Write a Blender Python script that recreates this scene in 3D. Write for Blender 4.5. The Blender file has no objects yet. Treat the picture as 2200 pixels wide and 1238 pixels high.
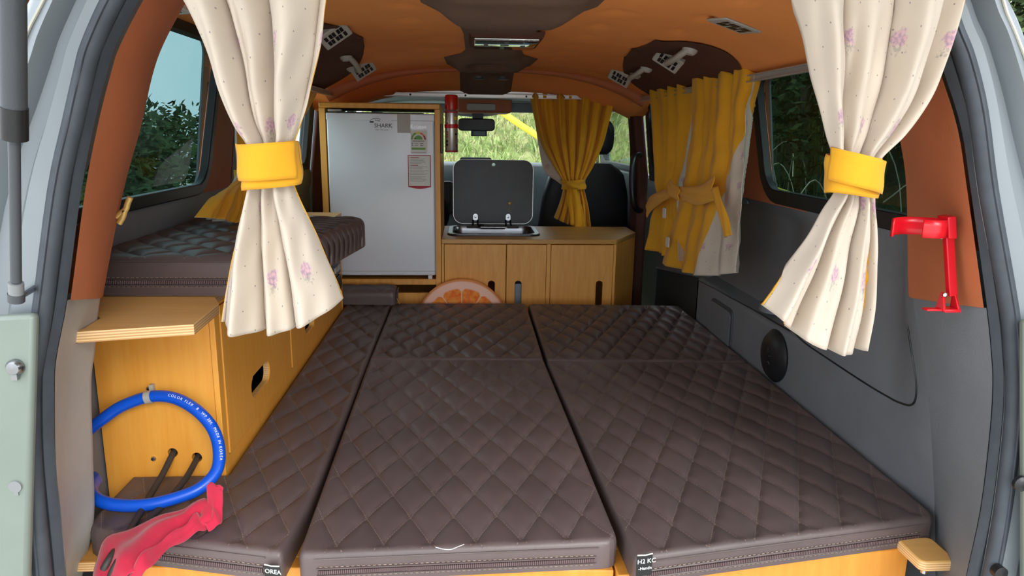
import bpy, bmesh, math, random
from mathutils import Vector, Matrix
from mathutils.geometry import tessellate_polygon
random.seed(7)
SC = bpy.context.scene
COL = SC.collection
PI = math.pi

# ------------------------------------------------------------------ camera
FPX = 1525.0
CAM = Vector((0, 0, 1.15))
_yc = Vector((-100.0, 336.0, FPX)).normalized()
_zc = -Vector((-100.0, -6696.0, FPX)).normalized()
_zc = (_zc - _yc * _zc.dot(_yc)).normalized()
_xc = -_yc.cross(_zc)
CM = Matrix((_xc, _yc, _zc))            # world = CM @ (right, up, forward)
cam_d = bpy.data.cameras.new('camera')
cam_d.sensor_width = 36.0
cam_d.lens = 36.0 * FPX / 2200.0
cam_d.clip_start = 0.02
cam_d.clip_end = 500
cam = bpy.data.objects.new('camera', cam_d)
COL.objects.link(cam)
R_, U_, F_ = CM @ Vector((1, 0, 0)), CM @ Vector((0, 1, 0)), CM @ Vector((0, 0, 1))
mw = Matrix((( R_.x, U_.x, -F_.x, CAM.x), (R_.y, U_.y, -F_.y, CAM.y), (R_.z, U_.z, -F_.z, CAM.z), (0, 0, 0, 1)))
cam.matrix_world = mw
SC.camera = cam

def PX(x, y, axis, val):
    d = CM @ Vector(((x - 1100) / FPX, -(y - 619) / FPX, 1.0))
    t = (val - CAM[axis]) / d[axis]
    return CAM + d * t

# ------------------------------------------------------------------ world, sun, exposure
w = bpy.data.worlds.new('overcast_sky')
SC.world = w
w.use_nodes = True
nt = w.node_tree
bg = nt.nodes['Background']
tc = nt.nodes.new('ShaderNodeTexCoord')
nz = nt.nodes.new('ShaderNodeTexNoise'); nz.inputs['Scale'].default_value = 2.2; nz.inputs['Detail'].default_value = 5
rp = nt.nodes.new('ShaderNodeValToRGB')
rp.color_ramp.elements[0].position = 0.3; rp.color_ramp.elements[0].color = (0.74, 0.86, 1.0, 1)
rp.color_ramp.elements[1].position = 0.7; rp.color_ramp.elements[1].color = (1.0, 1.0, 1.0, 1)
nt.links.new(tc.outputs['Generated'], nz.inputs['Vector'])
nt.links.new(nz.outputs['Fac'], rp.inputs['Fac'])
nt.links.new(rp.outputs['Color'], bg.inputs['Color'])
bg.inputs['Strength'].default_value = 1.25
sun_d = bpy.data.lights.new('hazy_sun', 'SUN')
sun_d.energy = 0.6
sun_d.angle = math.radians(22)
sun_d.color = (1.0, 0.96, 0.9)
sun = bpy.data.objects.new('hazy_sun', sun_d)
COL.objects.link(sun)
sun.rotation_euler = Vector((-0.42, 1.0, -0.62)).to_track_quat('-Z', 'Y').to_euler()
vs = SC.view_settings
vs.view_transform = 'Standard'
vs.look = 'None'
vs.gamma = 1.0
vs.use_curve_mapping = False
vs.exposure = 1.5
SC.cycles.max_bounces = 14
SC.cycles.diffuse_bounces = 8
SC.cycles.transparent_max_bounces = 16
SC.cycles.sample_clamp_indirect = 6

# ------------------------------------------------------------------ node helpers and materials
def S(r, g, b):
    f = lambda c: (c / 255 / 12.92) if c / 255 <= 0.04045 else ((c / 255 + 0.055) / 1.055) ** 2.4
    return (f(r), f(g), f(b), 1.0)

class NT:
    def __init__(s, name):
        s.m = bpy.data.materials.new(name)
        s.m.use_nodes = True
        s.t = s.m.node_tree
        s.p = s.t.nodes['Principled BSDF']
        s.out = s.t.nodes['Material Output']
    def node(s, typ, **kw):
        n = s.t.nodes.new(typ)
        for k, v in kw.items():
            setattr(n, k, v)
        return n
    def link(s, a, b):
        s.t.links.new(a, b)
    def setin(s, n, key, v):
        if isinstance(v, bpy.types.NodeSocket):
            s.link(v, n.inputs[key])
        else:
            n.inputs[key].default_value = v
    def math(s, op, a, b=0.0, c=0.0):
        n = s.node('ShaderNodeMath', operation=op)
        s.setin(n, 0, a); s.setin(n, 1, b)
        if op in ('MULTIPLY_ADD', 'SMOOTH_MIN', 'SMOOTH_MAX', 'COMPARE', 'WRAP'):
            s.setin(n, 2, c)
        return n.outputs[0]
    def mix(s, f, a, b):
        n = s.node('ShaderNodeMix', data_type='RGBA')
        s.setin(n, 0, f); s.setin(n, 6, a); s.setin(n, 7, b)
        return n.outputs[2]
    def coords(s, kind='Object', scale=(1, 1, 1), rot=(0, 0, 0)):
        c = s.node('ShaderNodeTexCoord')
        mp = s.node('ShaderNodeMapping')
        mp.inputs['Scale'].default_value = scale
        mp.inputs['Rotation'].default_value = rot
        s.link(c.outputs[kind], mp.inputs['Vector'])
        return mp.outputs['Vector']
    def noise(s, vec, scale, detail=4, rough=0.55):
        n = s.node('ShaderNodeTexNoise')
        n.inputs['Scale'].default_value = scale
        n.inputs['Detail'].default_value = detail
        n.inputs['Roughness'].default_value = rough
        s.link(vec, n.inputs['Vector'])
        return n.outputs['Fac']
    def sep(s, vec):
        n = s.node('ShaderNodeSeparateXYZ')
        s.link(vec, n.inputs[0])
        return n.outputs
    def bump(s, h, strength, dist=0.002):
        n = s.node('ShaderNodeBump')
        n.inputs['Strength'].default_value = strength
        n.inputs['Distance'].default_value = dist
        s.link(h, n.inputs['Height'])
        s.link(n.outputs['Normal'], s.p.inputs['Normal'])
    def smooth(s, v, lo, hi):
        n = s.node('ShaderNodeMapRange', interpolation_type='SMOOTHSTEP')
        s.setin(n, 0, v)
        n.inputs[1].default_value = lo; n.inputs[2].default_value = hi
        return n.outputs[0]

def darker(c, k):
    return (c[0] * k, c[1] * k, c[2] * k, 1)

def mat(name, col, rough=0.5, metal=0.0, var=0.12, vscale=8, bump=0.15, bscale=300, spec=0.5, bdist=0.001, sheen=0.0):
    n = NT(name)
    v = n.coords()
    f = n.noise(v, vscale)
    n.link(n.mix(n.smooth(f, 0.3, 0.7), darker(col, 1 - var), darker(col, 1 + var)), n.p.inputs['Base Color'])
    n.p.inputs['Roughness'].default_value = rough
    n.p.inputs['Metallic'].default_value = metal
    n.p.inputs['Specular IOR Level'].default_value = spec
    if sheen:
        n.p.inputs['Sheen Weight'].default_value = sheen
    if bump:
        n.bump(n.noise(v, bscale, 2), bump, bdist)
    return n.m

M = {}
M['grey_plastic'] = mat('grey_plastic', S(112, 115, 120), 0.55, var=0.05, bump=0.35, bscale=420)
M['warm_grey_plastic'] = mat('warm_grey_plastic', S(182, 177, 170), 0.6, var=0.05, bump=0.3, bscale=420)
M['dark_plastic'] = mat('dark_plastic', S(64, 67, 72), 0.5, var=0.05, bump=0.3, bscale=420)
M['black_plastic'] = mat('black_plastic', S(24, 25, 28), 0.4, var=0.1, bump=0.15)
M['rubber'] = mat('rubber', S(60, 66, 74), 0.6, var=0.12, vscale=30, bump=0.25, bscale=200)
M['orange_trim'] = mat('orange_trim', S(178, 102, 64), 0.65, var=0.06, bump=0.3, bscale=500)
M['orange_fabric'] = mat('orange_fabric', S(240, 152, 84), 0.9, var=0.07, vscale=3, bump=0.5, bscale=700, spec=0.2)
M['brown_fabric'] = mat('brown_fabric', S(88, 58, 48), 0.9, var=0.08, bump=0.4, bscale=700, spec=0.2)
M['taupe_fabric'] = mat('taupe_fabric', S(112, 90, 78), 0.9, var=0.08, bump=0.4, bscale=700, spec=0.2)
M['body_paint'] = mat('body_paint', S(128, 135, 140), 0.35, 0.15, var=0.05, vscale=5, bump=0.05, bscale=60)
M['body_green'] = mat('body_green', S(114, 124, 116), 0.4, 0.1, var=0.06, vscale=6, bump=0.05, bscale=60)
M['sealant'] = mat('sealant', S(190, 186, 172), 0.6)
M['metal'] = mat('metal', S(200, 202, 204), 0.22, 1.0, var=0.05, bump=0.03)
M['steel'] = mat('steel', S(150, 152, 156), 0.28, 1.0, var=0.05, bump=0.02)
M['mirror_lens'] = mat('mirror_lens', S(225, 232, 230), 0.04, 1.0, var=0.02, bump=0)
M['aluminium'] = mat('aluminium', S(205, 203, 200), 0.35, 0.8, var=0.04, bump=0.03)
M['brass'] = mat('brass', S(196, 160, 92), 0.4, 0.35, var=0.2, vscale=60, bump=0.3, bscale=150)
M['fridge_white'] = mat('fridge_white', S(222, 227, 234), 0.16, var=0.015, vscale=3, bump=0.02, bscale=90)
M['white_plastic'] = mat('white_plastic', S(225, 226, 226), 0.4, var=0.03)
M['grey_light'] = mat('grey_light', S(172, 168, 160), 0.5, var=0.03)
M['blue_hose'] = mat('blue_hose', S(8, 84, 208), 0.3, var=0.06, vscale=14, bump=0.05, bscale=80)
M['red_plastic'] = mat('red_plastic', S(204, 16, 32), 0.3, var=0.05, bump=0.04)
M['red_cloth'] = mat('red_cloth', S(184, 22, 58), 0.9, var=0.14, vscale=18, bump=0.5, bscale=900, sheen=0.3)
M['cable'] = mat('cable', S(52, 47, 45), 0.6, var=0.15)
M['black_leather'] = mat('black_leather', S(34, 36, 40), 0.42, var=0.1, bump=0.4, bscale=350)
M['dash_grey'] = mat('dash_grey', S(140, 152, 160), 0.6, var=0.05)
M['black_ink'] = mat('black_ink', S(30, 30, 34), 0.6, var=0.05, bump=0)
M['red_ink'] = mat('red_ink', S(170, 40, 58), 0.6, var=0.05, bump=0)
M['grey_ink'] = mat('grey_ink', S(120, 122, 124), 0.6, var=0.05, bump=0)
M['green_ink'] = mat('green_ink', S(110, 158, 76), 0.6, var=0.05, bump=0)
M['yellow_ink'] = mat('yellow_ink', S(232, 196, 60), 0.6, var=0.05, bump=0)
M['orange_ink'] = mat('orange_ink', S(222, 120, 82), 0.6, var=0.05, bump=0)
M['paper'] = mat('paper', S(214, 212, 206), 0.6, var=0.02, bump=0)
M['white_ink'] = mat('white_ink', S(240, 242, 245), 0.5, var=0.02, bump=0)
M['yellow_cloth'] = None
M['wood_raw'] = None

def wood(name, c1, c2, rot=(0, 0, 0), rough=0.42, stripes=False):
    n = NT(name)
    v = n.coords('Object', (1, 1, 1), rot)
    mp = n.node('ShaderNodeMapping'); mp.inputs['Scale'].default_value = (26, 26, 2.2)
    n.link(v, mp.inputs['Vector'])
    f = n.noise(mp.outputs[0], 2.2, 6, 0.6)
    g = n.noise(v, 2.5, 3)
    col = n.mix(n.smooth(f, 0.3, 0.72), c1, c2)
    col = n.mix(n.math('MULTIPLY', n.smooth(g, 0.45, 0.75), 0.25), col, darker(c1, 0.8))
    if stripes:
        z = n.sep(n.coords('Object'))[2]
        sn = n.math('SINE', n.math('MULTIPLY', z, 2 * PI / 0.0046))
        col2 = n.mix(n.smooth(sn, -0.3, 0.5), S(236, 196, 140), S(200, 150, 98))
        gm = n.node('ShaderNodeNewGeometry')
        nz_ = n.sep(gm.outputs['Normal'])[2]
        side = n.smooth(n.math('ABSOLUTE', nz_), 0.75, 0.45)
        lo = n.node('ShaderNodeMapRange'); n.setin(lo, 0, n.math('ABSOLUTE', nz_))
        lo.inputs[1].default_value = 0.75; lo.inputs[2].default_value = 0.45
        col = n.mix(lo.outputs[0], col, col2)
    n.link(col, n.p.inputs['Base Color'])
    n.p.inputs['Roughness'].default_value = rough
    n.bump(f, 0.06, 0.001)
    return n.m

M['wood'] = wood('varnished_plywood', S(238, 168, 70), S(231, 155, 56))
M['wood_flat'] = wood('varnished_plywood_lying', S(224, 166, 84), S(212, 148, 66), rot=(0, PI / 2, 0), stripes=True)
M['wood_bed'] = wood('bed_plywood', S(212, 142, 54), S(202, 130, 44))
M['wood_pale'] = wood('birch_plywood', S(236, 184, 108), S(228, 174, 98), rot=(0, PI / 2, 0), stripes=True)
M['wood_brown'] = wood('kitchen_plywood', S(234, 170, 78), S(220, 152, 62))
M['wood_brown_flat'] = wood('kitchen_plywood_top', S(206, 156, 84), S(188, 138, 68), rot=(0, PI / 2, 0))

def leather_mat(name, col):
    n = NT(name)
    v = n.coords()
    f = n.noise(v, 5, 5)
    base = n.mix(n.smooth(f, 0.3, 0.7), darker(col, 0.88), darker(col, 1.14))
    dust = n.noise(v, 38, 5, 0.7)
    base = n.mix(n.math('MULTIPLY', n.smooth(dust, 0.62, 0.85), 0.18), base, S(150, 130, 110))
    uv = n.sep(n.node('ShaderNodeUVMap', uv_map='quilt').outputs[0])
    def line(a, b):
        d = n.math('ABSOLUTE', n.math('SUBTRACT', a, n.math('ROUND', a)))
        ln = n.math('LESS_THAN', d, 0.0095)
        dash = n.math('LESS_THAN', n.math('FRACT', n.math('MULTIPLY', b, 13.0)), 0.58)
        return n.math('MULTIPLY', ln, dash)
    st = n.math('MAXIMUM', line(uv[0], uv[1]), line(uv[1], uv[0]))
    base = n.mix(n.math('MULTIPLY', st, 0.45), base, S(176, 156, 138))
    n.link(base, n.p.inputs['Base Color'])
    rr = n.node('ShaderNodeMapRange'); n.setin(rr, 0, dust)
    rr.inputs[3].default_value = 0.34; rr.inputs[4].default_value = 0.5
    n.link(rr.outputs[0], n.p.inputs['Roughness'])
    n.p.inputs['Specular IOR Level'].default_value = 0.5
    n.bump(n.noise(v, 480, 3), 0.25, 0.0006)
    return n.m
M['leather'] = leather_mat('brown_quilted_leather', S(90, 77, 76))
M['leather_plain'] = mat('brown_leather', S(90, 77, 76), 0.38, var=0.1, vscale=6, bump=0.3, bscale=480, bdist=0.0006)
M['thread'] = mat('thread', S(160, 140, 122), 0.8)

def zipper_mat():
    n = NT('zipper_teeth')
    x = n.sep(n.coords('Object'))[0]
    s_ = n.math('SINE', n.math('MULTIPLY', x, 2 * PI / 0.0034))
    n.link(n.mix(n.smooth(s_, -0.2, 0.4), S(52, 38, 40), S(116, 92, 94)), n.p.inputs['Base Color'])
    n.p.inputs['Roughness'].default_value = 0.45
    n.bump(s_, 0.6, 0.001)
    return n.m
M['zipper'] = zipper_mat()

def cloth_mat(name, col, printed=False, var=0.1):
    n = NT(name)
    uvv = n.node('ShaderNodeUVMap', uv_map='cloth').outputs[0]
    uv = n.sep(uvv)
    f = n.noise(uvv, 7, 4)
    base = n.mix(n.smooth(f, 0.3, 0.7), darker(col, 1 - var), darker(col, 1 + var * 0.5))
    weave = n.math('ADD', n.math('SINE', n.math('MULTIPLY', uv[0], 5200)), n.math('SINE', n.math('MULTIPLY', uv[1], 5200)))
    if printed:
        def cell(u, vv, pu, pv, half):
            row = n.math('FLOOR', n.math('DIVIDE', vv, pv))
            sh = n.math('MULTIPLY', n.math('MODULO', n.math('ABSOLUTE', row), 2.0), pu * half)
            cu = n.math('SUBTRACT', n.math('FRACT', n.math('DIVIDE', n.math('ADD', u, sh), pu)), 0.5)
            cv = n.math('SUBTRACT', n.math('FRACT', n.math('DIVIDE', vv, pv)), 0.5)
            return n.math('MULTIPLY', cu, pu), n.math('MULTIPLY', cv, pv)
        cu, cv = cell(uv[0], uv[1], 0.044, 0.03, 0.5)
        d = n.math('SQRT', n.math('ADD', n.math('POWER', cu, 2), n.math('POWER', cv, 2)))
        base = n.mix(n.math('MULTIPLY', n.math('LESS_THAN', d, 0.00125), 0.65), base, S(110, 100, 110))
        fu, fv = cell(n.math('ADD', uv[0], 0.031), n.math('ADD', uv[1], 0.02), 0.15, 0.115, 0.47)
        nn = n.noise(uvv, 190, 3)
        nb = n.noise(uvv, 75, 3)
        d2 = n.math('SQRT', n.math('ADD', n.math('POWER', n.math('MULTIPLY', fu, 0.8), 2), n.math('POWER', fv, 2)))
        m2 = n.smooth(n.math('ADD', d2, n.math('MULTIPLY', n.math('SUBTRACT', nb, 0.5), 0.022)), 0.0125, 0.0085)
        mr = n.node('ShaderNodeMapRange'); n.setin(mr, 0, n.math('ADD', d2, n.math('MULTIPLY', n.math('SUBTRACT', nb, 0.5), 0.026)))
        mr.inputs[1].default_value = 0.0125; mr.inputs[2].default_value = 0.0085
        pet = n.mix(n.smooth(nn, 0.4, 0.62), S(176, 140, 168), S(216, 176, 188))
        base = n.mix(n.math('MULTIPLY', mr.outputs[0], 0.8), base, pet)
        # little leaves above each flower
        lv = n.math('SUBTRACT', fv, -0.013)
        d3 = n.math('SQRT', n.math('ADD', n.math('POWER', n.math('MULTIPLY', fu, 0.7), 2), n.math('POWER', lv, 2)))
        m3 = n.node('ShaderNodeMapRange'); n.setin(m3, 0, n.math('ADD', d3, n.math('MULTIPLY', n.math('SUBTRACT', nn, 0.5), 0.05)))
        m3.inputs[1].default_value = 0.006; m3.inputs[2].default_value = 0.002
        base = n.mix(n.math('MULTIPLY', m3.outputs[0], 0.5), base, S(150, 146, 140))
    n.link(base, n.p.inputs['Base Color'])
    n.p.inputs['Roughness'].default_value = 0.92
    n.p.inputs['Specular IOR Level'].default_value = 0.2
    n.p.inputs['Sheen Weight'].default_value = 0.15
    n.bump(weave, 0.08, 0.0004)
    # cloth lets a little light through
    tr = n.node('ShaderNodeBsdfTranslucent')
    n.link(base, tr.inputs['Color'])
    mx = n.node('ShaderNodeMixShader'); mx.inputs[0].default_value = 0.22
    n.link(n.p.outputs[0], mx.inputs[1]); n.link(tr.outputs[0], mx.inputs[2])
    n.link(mx.outputs[0], n.out.inputs['Surface'])
    return n.m
M['cream_cloth'] = cloth_mat('cream_printed_cotton', S(214, 202, 186), True, 0.04)
M['yellow_cloth'] = cloth_mat('mustard_cotton', S(236, 174, 44), False, 0.08)

def glass_mat(name, tint, gloss=0.06):
    n = NT(name)
    t = n.node('ShaderNodeBsdfTransparent'); t.inputs['Color'].default_value = tint
    g = n.node('ShaderNodeBsdfGlossy'); g.inputs['Roughness'].default_value = 0.02
    fr = n.node('ShaderNodeFresnel'); fr.inputs['IOR'].default_value = 1.35
    mx = n.node('ShaderNodeMixShader')
    gm = n.node('ShaderNodeNewGeometry')
    n.link(n.math('MULTIPLY', fr.outputs[0], n.math('SUBTRACT', 1.0, gm.outputs['Backfacing'])), mx.inputs[0]); n.link(t.outputs[0], mx.inputs[1]); n.link(g.outputs[0], mx.inputs[2])
    n.t.nodes.remove(n.p)
    n.link(mx.outputs[0], n.out.inputs['Surface'])
    return n.m
M['tint_glass'] = glass_mat('tinted_glass', (0.34, 0.44, 0.44, 1))
M['dark_glass'] = glass_mat('dark_tinted_glass', (0.34, 0.42, 0.40, 1))
M['pale_glass'] = glass_mat('pale_tinted_glass', (0.72, 0.8, 0.78, 1))
M['clear_glass'] = glass_mat('clear_glass', (0.93, 0.97, 0.95, 1))
M['lid_glass'] = mat('black_lid_glass', S(40, 39, 40), 0.3, spec=0.25, var=0.3, vscale=9, bump=0.02)
M['red_clear'] = mat('translucent_red_cap', S(214, 44, 24), 0.25, var=0.1, vscale=20, bump=0)
M['red_clear'].node_tree.nodes['Principled BSDF'].inputs['Transmission Weight'].default_value = 0.35

# ------------------------------------------------------------------ mesh helpers
WL = {}
def wloc(o):
    return WL.get(o.name, Vector((0, 0, 0))) if o else Vector((0, 0, 0))

def tag(o, label=None, cat=None, group=None, kind=None):
    if label: o['label'] = label
    if cat: o['category'] = cat
    if group: o['group'] = group
    if kind: o['kind'] = kind
    return o

def thing(name, label, cat, loc=(0, 0, 0), group=None):
    o = bpy.data.objects.new(name, None)
    COL.objects.link(o)
    o.location = loc
    o.empty_display_size = 0.05
    WL[o.name] = Vector(loc)
    return tag(o, label, cat, group)

def catmull(pts, n=6):
    P = [Vector(p) for p in pts]
    if len(P) < 3: return P
    Q = [P[0] * 2 - P[1]] + P + [P[-1] * 2 - P[-2]]
    out = []
    for i in range(1, len(Q) - 2):
        for k in range(n):
            t = k / n
            a, b, c, d = Q[i - 1], Q[i], Q[i + 1], Q[i + 2]
            out.append(0.5 * ((2 * b) + (c - a) * t + (2 * a - 5 * b + 4 * c - d) * t * t + (3 * b - a - 3 * c + d) * t ** 3))
    out.append(P[-1])
    return out

def rrect(x0, x1, y0, y1, r, n=5):
    pts = []
    for cx, cy, a0 in ((x1 - r, y0 + r, -90), (x1 - r, y1 - r, 0), (x0 + r, y1 - r, 90), (x0 + r, y0 + r, 180)):
        for k in range(n + 1):
            a = math.radians(a0 + 90 * k / n)
            pts.append((cx + r * math.cos(a), cy + r * math.sin(a)))
    return pts

def circ(cx, cy, r, n=20, ry=None):
    ry = r if ry is None else ry
    return [(cx + r * math.cos(2 * PI * k / n), cy + ry * math.sin(2 * PI * k / n)) for k in range(n)]

class MB:
    def __init__(s):
        s.v = []; s.f = []; s.mi = []; s.uv = {}
    def add(s, vs_, fs, mi=0):
        o = len(s.v)
        s.v += [Vector(p) for p in vs_]
        for f in fs:
            s.f.append([i + o for i in f]); s.mi.append(mi)
        return s
    def box(s, x0, x1, y0, y1, z0, z1, mi=0):
        vs_ = [(x, y, z) for z in (z0, z1) for y in (y0, y1) for x in (x0, x1)]
        return s.add(vs_, [(0, 2, 3, 1), (4, 5, 7, 6), (0, 1, 5, 4), (2, 6, 7, 3), (0, 4, 6, 2), (1, 3, 7, 5)], mi)
    def hexa(s, pts, mi=0):       # 8 points, bottom 4 then top 4, each ring in order
        return s.add(pts, [(3, 2, 1, 0), (4, 5, 6, 7), (0, 1, 5, 4), (1, 2, 6, 5), (2, 3, 7, 6), (3, 0, 4, 7)], mi)
    def prism(s, outer, axis, a0, a1, holes=(), mi=0, fn=None):
        rings = [list(outer)] + [list(h) for h in holes]
        def P(p, a):
            if fn: return fn(p[0], p[1], a)
            return {'z': (p[0], p[1], a), 'y': (p[0], a, p[1]), 'x': (a, p[0], p[1])}[axis]
        flat = [p for r in rings for p in r]
        tris = tessellate_polygon([[Vector((p[0], p[1], 0)) for p in r] for r in rings])
        n = len(flat)
        vs_ = [P(p, a0) for p in flat] + [P(p, a1) for p in flat]
        fs = []
        if not holes:
            fs.append(list(range(n))[::-1]); fs.append([i + n for i in range(n)])
        else:
            for t in tris:
                fs.append((t[2], t[1], t[0])); fs.append((t[0] + n, t[1] + n, t[2] + n))
        o = 0
        for r in rings:
            m = len(r)
            for k in range(m):
                a, b = o + k, o + (k + 1) % m
                fs.append((a, b, b + n, a + n))
            o += m
        return s.add(vs_, fs, mi)
    def tube(s, path, r, seg=10, caps=True, closed=False, mi=0, flat=1.0, up=None):
        P = [Vector(p) for p in path]
        n = len(P)
        rad = r if isinstance(r, (list, tuple)) else [r] * n
        vs_ = []
        nrm = None
        for i in range(n):
            if closed: t = (P[(i + 1) % n] - P[i - 1])
            else: t = P[min(i + 1, n - 1)] - P[max(i - 1, 0)]
            t.normalize()
            if nrm is None:
                a = Vector(up) if up else (Vector((0, 0, 1)) if abs(t.z) < 0.9 else Vector((1, 0, 0)))
                nrm = (a - t * a.dot(t)).normalized()
            else:
                nrm = (nrm - t * nrm.dot(t)).normalized()
            b = t.cross(nrm)
            for k in range(seg):
                an = 2 * PI * k / seg
                vs_.append(P[i] + nrm * (math.cos(an) * rad[i] * flat) + b * (math.sin(an) * rad[i]))
        fs = []
        for i in range(n if closed else n - 1):
            j = (i + 1) % n
            for k in range(seg):
                l = (k + 1) % seg
                fs.append((i * seg + k, i * seg + l, j * seg + l, j * seg + k))
        if caps and not closed:
            fs.append(list(range(seg))[::-1]); fs.append([(n - 1) * seg + k for k in range(seg)])
        return s.add(vs_, fs, mi)
    def lathe(s, prof, c, axis=(0, 0, 1), seg=20, mi=0, xs=1.0):
        ax = Vector(axis).normalized()
        a = Vector((1, 0, 0)) if abs(ax.x) < 0.9 else Vector((0, 1, 0))
        e1 = (a - ax * a.dot(ax)).normalized(); e2 = ax.cross(e1)
        c = Vector(c)
        vs_ = []
        for r, h in prof:
            for k in range(seg):
                an = 2 * PI * k / seg
                vs_.append(c + ax * h + e1 * (math.cos(an) * r * xs) + e2 * (math.sin(an) * r))
        fs = []
        for i in range(len(prof) - 1):
            for k in range(seg):
                l = (k + 1) % seg
                fs.append((i * seg + k, i * seg + l, (i + 1) * seg + l, (i + 1) * seg + k))
        fs.append(list(range(seg))[::-1]); fs.append([(len(prof) - 1) * seg + k for k in range(seg)])
        return s.add(vs_, fs, mi)
    def grid(s, fn, nu, nv, mi=0, uvf=None, mif=None):
        o = len(s.v)
        vs_ = [fn(i / nu, j / nv) for j in range(nv + 1) for i in range(nu + 1)]
        s.v += [Vector(p) for p in vs_]
        if uvf:
            for j in range(nv + 1):
                for i in range(nu + 1):
                    s.uv[o + j * (nu + 1) + i] = uvf(i / nu, j / nv)
        for j in range(nv):
            for i in range(nu):
                a = o + j * (nu + 1) + i
                s.f.append([a, a + 1, a + nu + 2, a + nu + 1])
                s.mi.append(mif((i + .5) / nu, (j + .5) / nv) if mif else mi)
        return s
    def build(s, name, mats, parent=None, smooth=None, bevel=0, label=None, solid=0, soff=0, recalc=True, uvname='cloth', seg=2):
        if not isinstance(mats, (list, tuple)): mats = [mats]
        lo = Vector((min(v.x for v in s.v), min(v.y for v in s.v), min(v.z for v in s.v)))
        hi = Vector((max(v.x for v in s.v), max(v.y for v in s.v), max(v.z for v in s.v)))
        org = Vector(((lo.x + hi.x) / 2, (lo.y + hi.y) / 2, lo.z))
        me = bpy.data.meshes.new(name)
        me.from_pydata([tuple(v - org) for v in s.v], [], s.f)
        for m in mats:
            me.materials.append(M[m] if isinstance(m, str) else m)
        for p, i in zip(me.polygons, s.mi):
            p.material_index = i
        if s.uv:
            ul = me.uv_layers.new(name=uvname)
            for l in me.loops:
                ul.data[l.index].uv = s.uv.get(l.vertex_index, (0.5, 0.5))
        if recalc:
            bm = bmesh.new(); bm.from_mesh(me)
            bmesh.ops.recalc_face_normals(bm, faces=bm.faces)
            bm.to_mesh(me); bm.free()
        if smooth is not None:
            me.shade_smooth()
            if smooth < 180:
                me.set_sharp_from_angle(angle=math.radians(smooth))
        o = bpy.data.objects.new(name, me)
        COL.objects.link(o)
        if parent:
            o.parent = parent
        o.location = org - wloc(parent)
        WL[o.name] = org
        if bevel:
            md = o.modifiers.new('bevel', 'BEVEL')
            md.width = bevel; md.segments = seg; md.limit_method = 'ANGLE'; md.angle_limit = math.radians(40)
            if smooth is None:
                me.shade_smooth(); me.set_sharp_from_angle(angle=math.radians(75))
        if solid:
            md = o.modifiers.new('thickness', 'SOLIDIFY')
            md.thickness = solid; md.offset = -1
            if soff: md.material_offset = soff
        if label: o['label'] = label
        return o

def copy_tree(o, parent=None, delta=None, mirror=None):
    c = o.copy(); COL.objects.link(c)
    if parent: c.parent = parent
    if delta is not None: c.location = o.location + Vector(delta)
    WL[c.name] = wloc(o) + (Vector(delta) if delta is not None else Vector((0, 0, 0)))
    for ch in o.children:
        copy_tree(ch, c)
    return c

def struct(o):
    o['kind'] = 'structure'
    return o

def text_mesh(txt, size, extrude=0.0004, spacing=1.0):
    cu = bpy.data.curves.new('tmp_text', 'FONT')
    cu.body = txt; cu.size = size; cu.extrude = extrude; cu.space_character = spacing
    cu.resolution_u = 3
    ob = bpy.data.objects.new('tmp_text', cu)
    COL.objects.link(ob)
    bpy.context.view_layer.update()
    dg = bpy.context.evaluated_depsgraph_get()
    me = bpy.data.meshes.new_from_object(ob.evaluated_get(dg))
    vs_ = [v.co.copy() for v in me.vertices]; fs = [list(p.vertices) for p in me.polygons]
    bpy.data.objects.remove(ob); bpy.data.curves.remove(cu); bpy.data.meshes.remove(me)
    return vs_, fs

def text(mb, txt, size, origin, right, up, extrude=0.0004, center=False, mi=0, spacing=1.0, bold=0.0):
    vs_, fs = text_mesh(txt, size, extrude, spacing)
    if not vs_: return 0
    r = Vector(right).normalized(); u = Vector(up).normalized(); nn = r.cross(u)
    wd = max(v.x for v in vs_)
    off = -wd / 2 if center else 0
    o = Vector(origin)
    mb.add([o + r * (v.x + off) + u * v.y + nn * v.z for v in vs_], fs, mi)
    return wd

def lerp(a, b, t):
    return a + (b - a) * t
def sstep(a, b, x):
    t = max(0, min(1, (x - a) / (b - a)))
    return t * t * (3 - 2 * t)
def interp(tab, x):
    if x <= tab[0][0]: return tab[0][1]
    for (a, va), (b, vb) in zip(tab, tab[1:]):
        if x <= b: return va + (vb - va) * (x - a) / (b - a)
    return tab[-1][1]

# ================================================================== THE VAN: shell
CX = 0.10
ZM = 0.45            # mattress top
# --- opening curves read off the photo (pixel), unprojected to the depth of the rear opening
L_OUT = [(143, 1330), (143, 1238), (130, 1092), (120, 992), (118, 826), (123, 760), (145, 645), (176, 412), (205, 263), (230, 163), (250, 100), (301, 0), (350, -80)]
L_IN = [(150, 1330), (175, 1238), (198, 1125), (196, 992), (192, 830), (200, 760), (212, 640), (256, 412), (293, 276), (319, 160), (344, 90), (392, 0), (440, -80)]
L_SEAL = [(90, 1330), (83, 1238), (68, 1092), (57, 942), (55, 826), (62, 790), (80, 678), (115, 412), (148, 263), (170, 163), (186, 100), (230, 0), (285, -80)]
R_OUT = [(2060, 1330), (2075, 1238), (2106, 1092), (2126, 926), (2132, 826), (2129, 760), (2119, 662), (2084, 412), (2063, 276), (2026, 156), (2000, 80), (1965, 0), (1900, -80)]
R_IN = [(2010, 1330), (2010, 1238), (2008, 1092), (2000, 926), (1990, 826), (1978, 740), (1962, 640), (1958, 412), (1944, 300), (1920, 190), (1900, 120), (1862, 20), (1810, -80)]
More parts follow.
